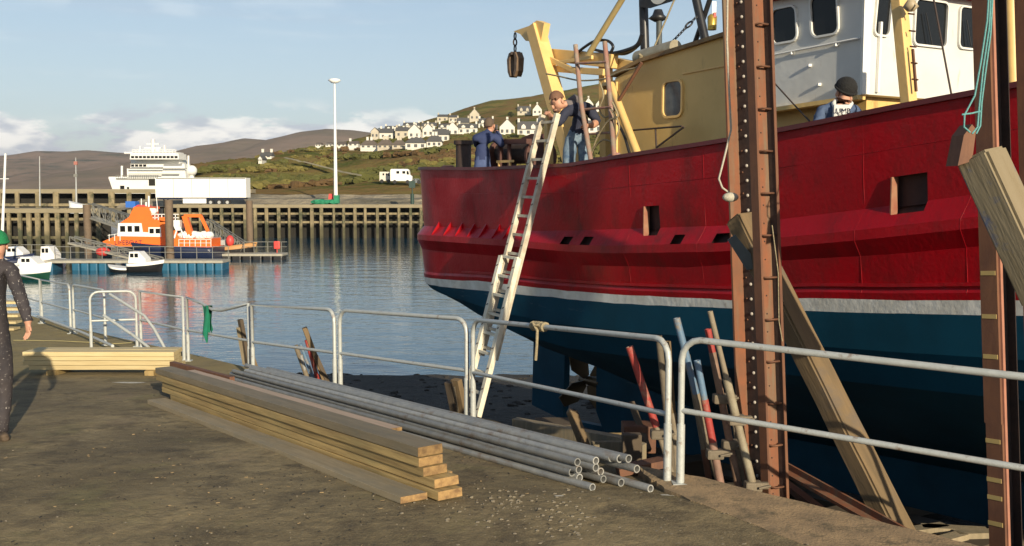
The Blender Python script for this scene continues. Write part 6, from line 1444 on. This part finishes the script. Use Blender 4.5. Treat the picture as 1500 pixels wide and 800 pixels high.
M_grey = mat('grey_hood', (.16, .14, .14), .9, var=.5, vscale=9, bump=.4); M_denim = mat('denim_jacket', (.045, .075, .15), .85, var=.7, vscale=8, col2=(.09, .13, .21), bump=.5, bscale=16)
M_tee = mat('white_tshirt', (.62, .62, .60), .85, var=.3, vscale=8); M_cover = mat('paint_spotted_coverall', (.028, .025, .030), .85, var=.7, vscale=5, col2=(.055, .045, .045), bump=.6, bscale=12, stain=((.42, .39, .36), 40, .60, .65))
M_blk = mat('black_knit', (.012, .012, .012), .9, var=.5, vscale=40, bump=.6, bscale=80); M_boot = mat('worn_boot', (.10, .07, .045), .8, var=.6, vscale=12)
def head_parts(par, c, face, up, s, hair=None, beard=None, hat=None, hatcol=None, ears=True):
    """face features and hair on a head centred at c looking along face"""
    face = Vector(face).normalized(); up = Vector(up).normalized(); sd = face.cross(up).normalized(); up = sd.cross(face)
    def loc_ball(u, v, w_, r, sc=(1, 1, 1), seg=10, rg=7, jit=0):
        b = MB(); b.ball((0, 0, 0), r * s, seg, rg, 0, sc, jit); b.v = [Vector(c) + sd * (q.x + u * s) + face * (q.y + v * s) + up * (q.z + w_ * s) for q in b.v]; return b
    def merge(bs):
        m_ = MB()
        for b in bs:
            o_ = len(m_.v); m_.v += b.v; m_.f += [[i + o_ for i in f] for f in b.f]; m_.m += b.m; m_.sm += b.sm
        return m_
    merge([loc_ball(0, .098, -.012, .017, (.8, 1.3, 1.5)), ]).build('nose', M_skin, par); loc_ball(0, .085, -.058, .03, (1, .5, .3)).build('lips', M_skin, par)
    for sx_ in (-1, 1): loc_ball(sx_ * .078, .0, -.01, .022, (.5, 1, 1.4)).build('ear', M_skin, par)
    merge([loc_ball(-.032, .084, .018, .008, (1.3, 1, .6)), loc_ball(.032, .084, .018, .008, (1.3, 1, .6)), loc_ball(-.032, .086, .036, .010, (1.6, .4, .22)), loc_ball(.032, .086, .036, .010, (1.6, .4, .22))]).build('eyes', M_hair, par)
    if hair:
        b = loc_ball(0, -.012, .018, .097, (.83, 1.0, 1.12), 16, 12, .02); b.f2 = []
        keep = [f for f in b.f if all((b.v[i] - Vector(c)).dot(up) > .0 * s - .25 * ((b.v[i] - Vector(c)).dot(face) * -1) and (b.v[i] - Vector(c)).dot(up) + (b.v[i] - Vector(c)).dot(face) * -.55 > .012 * s for i in f)]
        b.f = keep; b.m = [0] * len(keep); b.sm = [True] * len(keep); b.build('hair', hair, par)
    if beard: b = merge([loc_ball(0, .062, -.072, .048, (1.15, .75, .75), 10, 7, .04)]); b.build('beard', beard, par)
    if hat:
        b = loc_ball(0, -.005, .045, .108, (.88, 1.0, .95), 18, 12)
        keep = [f for f in b.f if all((b.v[i] - Vector(c)).dot(up) > .028 * s for i in f)]; b.f = keep; b.m = [0] * len(keep); b.sm = [True] * len(keep); 
        r_ = MB(); r_.tube([Vector(c) + sd * .094 * s * math.cos(t) + face * (.102 * s * math.sin(t)) + up * .036 * s for t in [2 * PI * k / 18 for k in range(18)]], .012 * s, 6, closed=True)
        o_ = len(b.v); b.v += r_.v; b.f += [[i + o_ for i in f] for f in r_.f]; b.m += r_.m; b.sm += r_.sm
        b.build('hat', hatcol, par)
def hand(J, E, wrist, base, fdir, nrm, s=1.0, curl=.5, spread=.018):
    """palm and five fingers as skin chains"""
    fd = Vector(fdir).normalized(); n_ = Vector(nrm).normalized(); sd = fd.cross(n_).normalized(); b = Vector(base)
    J[wrist + '_p'] = (b + fd * .045 * s, (.030 * s, .020 * s)); E.append((wrist, wrist + '_p'))
    for i, (u, l1) in enumerate(((-1.5, .034), (-.5, .040), (.5, .038), (1.5, .030))):
        k = wrist + '_f%d' % i; p0 = b + fd * .078 * s + sd * u * spread * s; d1 = (fd * (1 - curl * .5) + n_ * curl).normalized(); d2 = (fd * (1 - curl) + n_ * curl * 1.2).normalized()
        J[k + 'a'] = (p0, .0098 * s); J[k + 'b'] = (p0 + d1 * l1 * s, .0088 * s); J[k + 'c'] = (p0 + d1 * l1 * s + d2 * l1 * .9 * s, .0075 * s)
        E += [(wrist + '_p', k + 'a'), (k + 'a', k + 'b'), (k + 'b', k + 'c')]
    t0 = b + fd * .025 * s - sd * .030 * s; J[wrist + '_ta'] = (t0, .012 * s); J[wrist + '_tb'] = (t0 + (fd - sd * .7 + n_ * .3).normalized() * .045 * s, .0095 * s); E += [(wrist + '_p', wrist + '_ta'), (wrist + '_ta', wrist + '_tb')]
# walking man at the left edge
Yw = 9.35; W = lambda px, py, dy=0: P(px, py, Yw + dy)
J = {'pel': (W(-10, 495), (.17, .135)), 'wst': (W(-10, 455), (.155, .125)), 'chs': (W(-11, 412), (.185, .135)), 'nck0': (W(-9, 385), (.12, .09)), 'nck': (W(-6, 377), .058), 'jaw': (W(-3, 368, -.03), (.062, .07)), 'hd': (W(-5, 358), (.080, .095)), 'crn': (W(-6, 348), (.065, .08)),
     'shr': (W(14, 390), .078), 'elr': (W(31, 438, -.02), .058), 'wrr': (W(41, 470, -.10), .045), 'shl': (W(-36, 390), .078), 'ell': (W(-48, 438), .058), 'wrl': (W(-50, 478, -.1), .038),
     'hpr': (W(2, 510), .112), 'knr': (W(6, 568, .05), .082), 'anr': (W(3, 628, .0), .062), 'htr': (W(2, 638, .04), .05), 'ttr': (W(8, 641, -.16), .045), 'hpl': (W(-24, 510), .112), 'knl': (W(-30, 570, -.05), .08), 'anl': (W(-40, 628, -.1), .06), 'ttl': (W(-36, 642, -.3), .045)}
E = [('pel', 'wst'), ('wst', 'chs'), ('chs', 'nck0'), ('nck0', 'nck'), ('nck', 'jaw'), ('jaw', 'hd'), ('hd', 'crn'), ('nck0', 'shr'), ('shr', 'elr'), ('elr', 'wrr'), ('nck0', 'shl'), ('shl', 'ell'), ('ell', 'wrl'), ('pel', 'hpr'), ('hpr', 'knr'), ('knr', 'anr'), ('anr', 'htr'), ('htr', 'ttr'), ('pel', 'hpl'), ('hpl', 'knl'), ('knl', 'anl'), ('anl', 'ttl')]
J['wr2'] = (W(41, 474, -.10), .029); E.append(('wrr', 'wr2'))
hand(J, E, 'wr2', W(41, 475, -.10), (.03, -.05, -1), (-.5, -.85, 0), 1.05, .45)
def mw(a, b, t):
    if 'wr2' in a or 'wr2' in b: return 1
    if a in ('nck', 'jaw', 'hd') or b in ('jaw', 'crn'): return 1
    if 'ttr' in (a, b) or 'ttl' in (a, b) or ('htr' in (a, b) and t > .4): return 2
    return 0
wk = person('person', J, E, 'pel', mw, [M_cover, M_skin, M_boot], 'person in dark paint spotted coveralls and green hat walking at the left edge', W(-8, 644))
M_ghat = mat('green_knit', (.01, .20, .07), .9, var=.4, vscale=40, bump=.5, bscale=90)
head_parts(wk, W(-4, 360), (.35, -.9, -.1), (0, 0, 1), 1.05, None, None, True, M_ghat)
# man with the black knitted hat behind the rail
Yc = Pb(1229, 180, .50).y; W = lambda px, py, dy=0: P(px, py, Yc + dy)
J = {'pel': (W(1229, 212, .05), (.17, .13)), 'wst': (W(1229, 192), (.16, .12)), 'chs': (W(1229, 172), (.18, .125)), 'nck0': (W(1231, 156), (.13, .09)), 'nck': (W(1234, 149, -.03), .055), 'jaw': (W(1238, 144, -.09), (.058, .062)), 'hd': (W(1237, 135, -.05), (.078, .09)), 'crn': (W(1236, 125, -.02), (.07, .08)),
     'shr': (W(1252, 160), .072), 'elr': (W(1261, 190, -.03), .06), 'wrr': (W(1244, 208, -.22), .042), 'shl': (W(1204, 161), .072), 'ell': (W(1197, 190, -.05), .06), 'wrl': (W(1218, 208, -.24), .042), 'hpr': (W(1240, 230), .10), 'knr': (W(1240, 275, -.1), .08), 'anr': (W(1240, 318), .06), 'hpl': (W(1218, 230), .10), 'knl': (W(1218, 275, -.1), .08), 'anl': (W(1218, 318), .06)}
E = [('pel', 'wst'), ('wst', 'chs'), ('chs', 'nck0'), ('nck0', 'nck'), ('nck', 'jaw'), ('jaw', 'hd'), ('hd', 'crn'), ('nck0', 'shr'), ('shr', 'elr'), ('elr', 'wrr'), ('nck0', 'shl'), ('shl', 'ell'), ('ell', 'wrl'), ('pel', 'hpr'), ('hpr', 'knr'), ('knr', 'anr'), ('pel', 'hpl'), ('hpl', 'knl'), ('knl', 'anl')]
hand(J, E, 'wrr', W(1240, 209, -.25), (-.3, -.9, -.3), (0, 0, -1)); hand(J, E, 'wrl', W(1220, 209, -.26), (.3, -.9, -.3), (0, 0, -1))
def mw(a, b, t):
    if (a, b) == ('nck0', 'nck') and t > .25: return 1
    if 'wrr_' in b or 'wrl_' in b or 'wrr_' in a or 'wrl_' in a or a in ('nck', 'jaw', 'hd'): return 1
    if a[:2] in ('hp', 'kn') or b[:2] == 'hp': return 2
    return 0
cp = person('person', J, E, 'pel', mw, [M_denim, M_skin, M_jean], 'person in black knitted hat and denim jacket looking down behind the red rail', W(1229, 320))
head_parts(cp, W(1237, 136, -.05), (.35, -.75, -.55), (0.05, -.2, 1), 1.06, None, None, True, M_blk)
b = MB(); b.box((0, 0, 0), (.16, .05, .23), bev=.02); b.v = [v + W(1232, 171, -.115) + Vector((0, -.02 * abs(v.z), 0)) for v in b.v]; ts = b.build('tshirt', M_tee, cp)
b = MB()
for sgn in (-1, 1): b.tube([W(1234 + sgn * 9, 146, -.02), W(1234 + sgn * 13, 152, -.06), W(1233 + sgn * 9, 160, -.12), W(1232 + sgn * 2, 168, -.15)], [.018, .022, .02, .012], 8)
b.tube([W(1224, 151, .06), W(1235, 153, .12), W(1246, 151, .06)], [.025, .04, .025], 8); b.build('hood', M_tee, cp)
text_obj('LUMB', .07, W(1233, 166, -.155), M_navyf, ts, rot=(PI / 2 - .12, 0, .05), ext=.001)
b = MB(); b.tube([W(1233, 180, -.146) + Vector((.028 * math.cos(t), 0, .028 * math.sin(t))) for t in [PI * k / 8 for k in range(9)]], .008, 5); b.build('print', M_navyf, ts)
# bending man with the poles
Yb = Pb(845, 200, .62).y; W = lambda px, py, dy=0: P(px, py, Yb + dy)
J = {'pel': (W(847, 198), (.17, .14)), 'wst': (W(850, 184), (.17, .14)), 'chs': (W(850, 168, -.03), (.185, .15)), 'nck0': (W(840, 156, -.07), (.13, .10)), 'nck': (W(828, 152, -.08), .065), 'jaw': (W(819, 157, -.14), (.065, .07)), 'hd': (W(816, 149, -.12), (.088, .10)), 'crn': (W(815, 141, -.10), (.075, .085)),
     'shr': (W(862, 158, .02), .088), 'elr': (W(875, 178, .0), .066), 'wrr': (W(868, 184, -.22), .044), 'shl': (W(829, 164, -.12), .082), 'ell': (W(817, 182, -.22), .062), 'wrl': (W(808, 172, -.34), .044),
     'hpr': (W(855, 208), .115), 'knr': (W(857, 236, -.05), .09), 'anr': (W(856, 274), .065), 'ttr': (W(852, 280, -.2), .05), 'hpl': (W(836, 208), .115), 'knl': (W(833, 236, -.1), .09), 'anl': (W(833, 274), .065), 'ttl': (W(829, 280, -.2), .05)}
E = [('pel', 'wst'), ('wst', 'chs'), ('chs', 'nck0'), ('nck0', 'nck'), ('nck', 'jaw'), ('jaw', 'hd'), ('hd', 'crn'), ('nck0', 'shr'), ('shr', 'elr'), ('elr', 'wrr'), ('nck0', 'shl'), ('shl', 'ell'), ('ell', 'wrl'), ('pel', 'hpr'), ('hpr', 'knr'), ('knr', 'anr'), ('anr', 'ttr'), ('pel', 'hpl'), ('hpl', 'knl'), ('knl', 'anl'), ('anl', 'ttl')]
hand(J, E, 'wrr', W(862, 186, -.28), (-.8, -.5, .2), (-.2, -1, -.4), 1.1, .9); hand(J, E, 'wrl', W(806, 170, -.38), (-.3, -.6, .5), (0, -.4, -1), 1.1, .7)
def mw(a, b, t):
    if 'wrr' in (a,) or 'wrl' in (a,) or '_' in a or '_' in b or a in ('nck', 'jaw', 'hd') or (a in ('elr', ) and t > .45): return 1
    if a[:2] in ('hp', 'kn', 'an') or b[:2] == 'hp': return 2
    if a == 'nck0' and b in ('nck',): return 3
    return 0
bd = person('person', J, E, 'pel', mw, [M_navyf, M_skin, M_jean, M_grey], 'person in dark jacket and paint marked jeans bending over the rail', W(845, 282))
head_parts(bd, W(816, 149, -.12), (-.55, -.65, -.6), (-.35, -.3, 1), 1.2, mat('cropped_brown_hair', (.17, .085, .05), .8, var=.6, vscale=40), mat('stubble', (.20, .10, .065), .8, var=.6, vscale=40))
b = MB(); b.tube([W(834, 149, .05), W(842, 146, .0), W(850, 148, -.06)], [.05, .075, .05], 9); b.build('hood', M_grey, bd)
# photographer on the stern
Yp = Pb(706, 230, .95).y; W = lambda px, py, dy=0: P(px, py, Yp + dy)
J = {'pel': (W(708, 250), (.185, .15)), 'wst': (W(707, 232), (.205, .165)), 'chs': (W(706, 213), (.225, .175)), 'nck0': (W(712, 196), (.15, .11)), 'nck': (W(715, 192, .02), .06), 'jaw': (W(720, 190, .05), (.06, .07)), 'hd': (W(717, 184, .03), (.085, .10)), 'crn': (W(715, 177, .01), (.072, .085)),
     'shr': (W(726, 200), .088), 'elr': (W(737, 214, .0), .066), 'wrr': (W(728, 194, .14), .045), 'shl': (W(697, 203), .09), 'ell': (W(700, 214, .28), .066), 'wrl': (W(714, 196, .32), .045),
     'hpr': (W(714, 256), .10), 'knr': (W(716, 285, .02), .09), 'anr': (W(716, 312), .065), 'hpl': (W(699, 256), .10), 'knl': (W(696, 285, .02), .09), 'anl': (W(696, 312), .065)}
E = [('pel', 'wst'), ('wst', 'chs'), ('chs', 'nck0'), ('nck0', 'nck'), ('nck', 'jaw'), ('jaw', 'hd'), ('hd', 'crn'), ('nck0', 'shr'), ('shr', 'elr'), ('elr', 'wrr'), ('nck0', 'shl'), ('shl', 'ell'), ('ell', 'wrl'), ('pel', 'hpr'), ('hpr', 'knr'), ('knr', 'anr'), ('pel', 'hpl'), ('hpl', 'knl'), ('knl', 'anl')]
hand(J, E, 'wrr', W(727, 192, .18), (-.4, .5, .6), (-.8, 0, 0), 1.05, .9); hand(J, E, 'wrl', W(717, 194, .36), (.4, -.3, .6), (.8, 0, 0), 1.05, .9)
def mw(a, b, t):
    if '_' in a or '_' in b or a in ('nck', 'jaw', 'hd'): return 1
    if a[:2] in ('hp', 'kn') or b[:2] == 'hp' or a == 'pel': return 2
    return 0
M_slk = mat('blue_overall_light', (.075, .11, .24), .85, var=.6, vscale=5, col2=(.05, .07, .15), bump=.5, bscale=12)
ph = person('person', J, E, 'pel', mw, [M_navyf if False else mat('dark_blue_top', (.022, .035, .10), .85, var=.6, vscale=5, col2=(.03, .045, .12), bump=.5, bscale=12), M_skin, M_slk], 'person in blue overalls seen from behind, photographing from the stern', W(706, 314))
head_parts(ph, W(717, 184, .03), (.35, .9, .05), (0, 0, 1), 1.12, mat('grey_brown_hair', (.11, .075, .05), .8, var=.6, vscale=40))
cm = root('camera', W(724, 187, .18), 'small black camera held up by the person on the stern', 'camera')
MB().box(W(724, 187, .16), (.12, .07, .09), bev=.012).build('body', M_black, cm); MB().tube([W(724, 187, .20), W(725, 187, .30)], .035, 12).build('lens', M_black, cm)
# ================================================================== HAZE
hz = MB().box((0, 5850, 150), (18400, 12500, 360)).build('haze', [])
hm = bpy.data.materials.new('sea_air'); hm.use_nodes = True; hn = hm.node_tree
for n_ in list(hn.nodes): hn.nodes.remove(n_)
ho = hn.nodes.new('ShaderNodeOutputMaterial'); pv_ = hn.nodes.new('ShaderNodeVolumePrincipled')
pv_.inputs['Color'].default_value = (0.84, 0.87, 0.92, 1); pv_.inputs['Density'].default_value = 0.000065; pv_.inputs['Anisotropy'].default_value = 0.2
hn.links.new(pv_.outputs[0], ho.inputs['Volume']); hz.data.materials.append(hm); kind(hz, 'stuff')
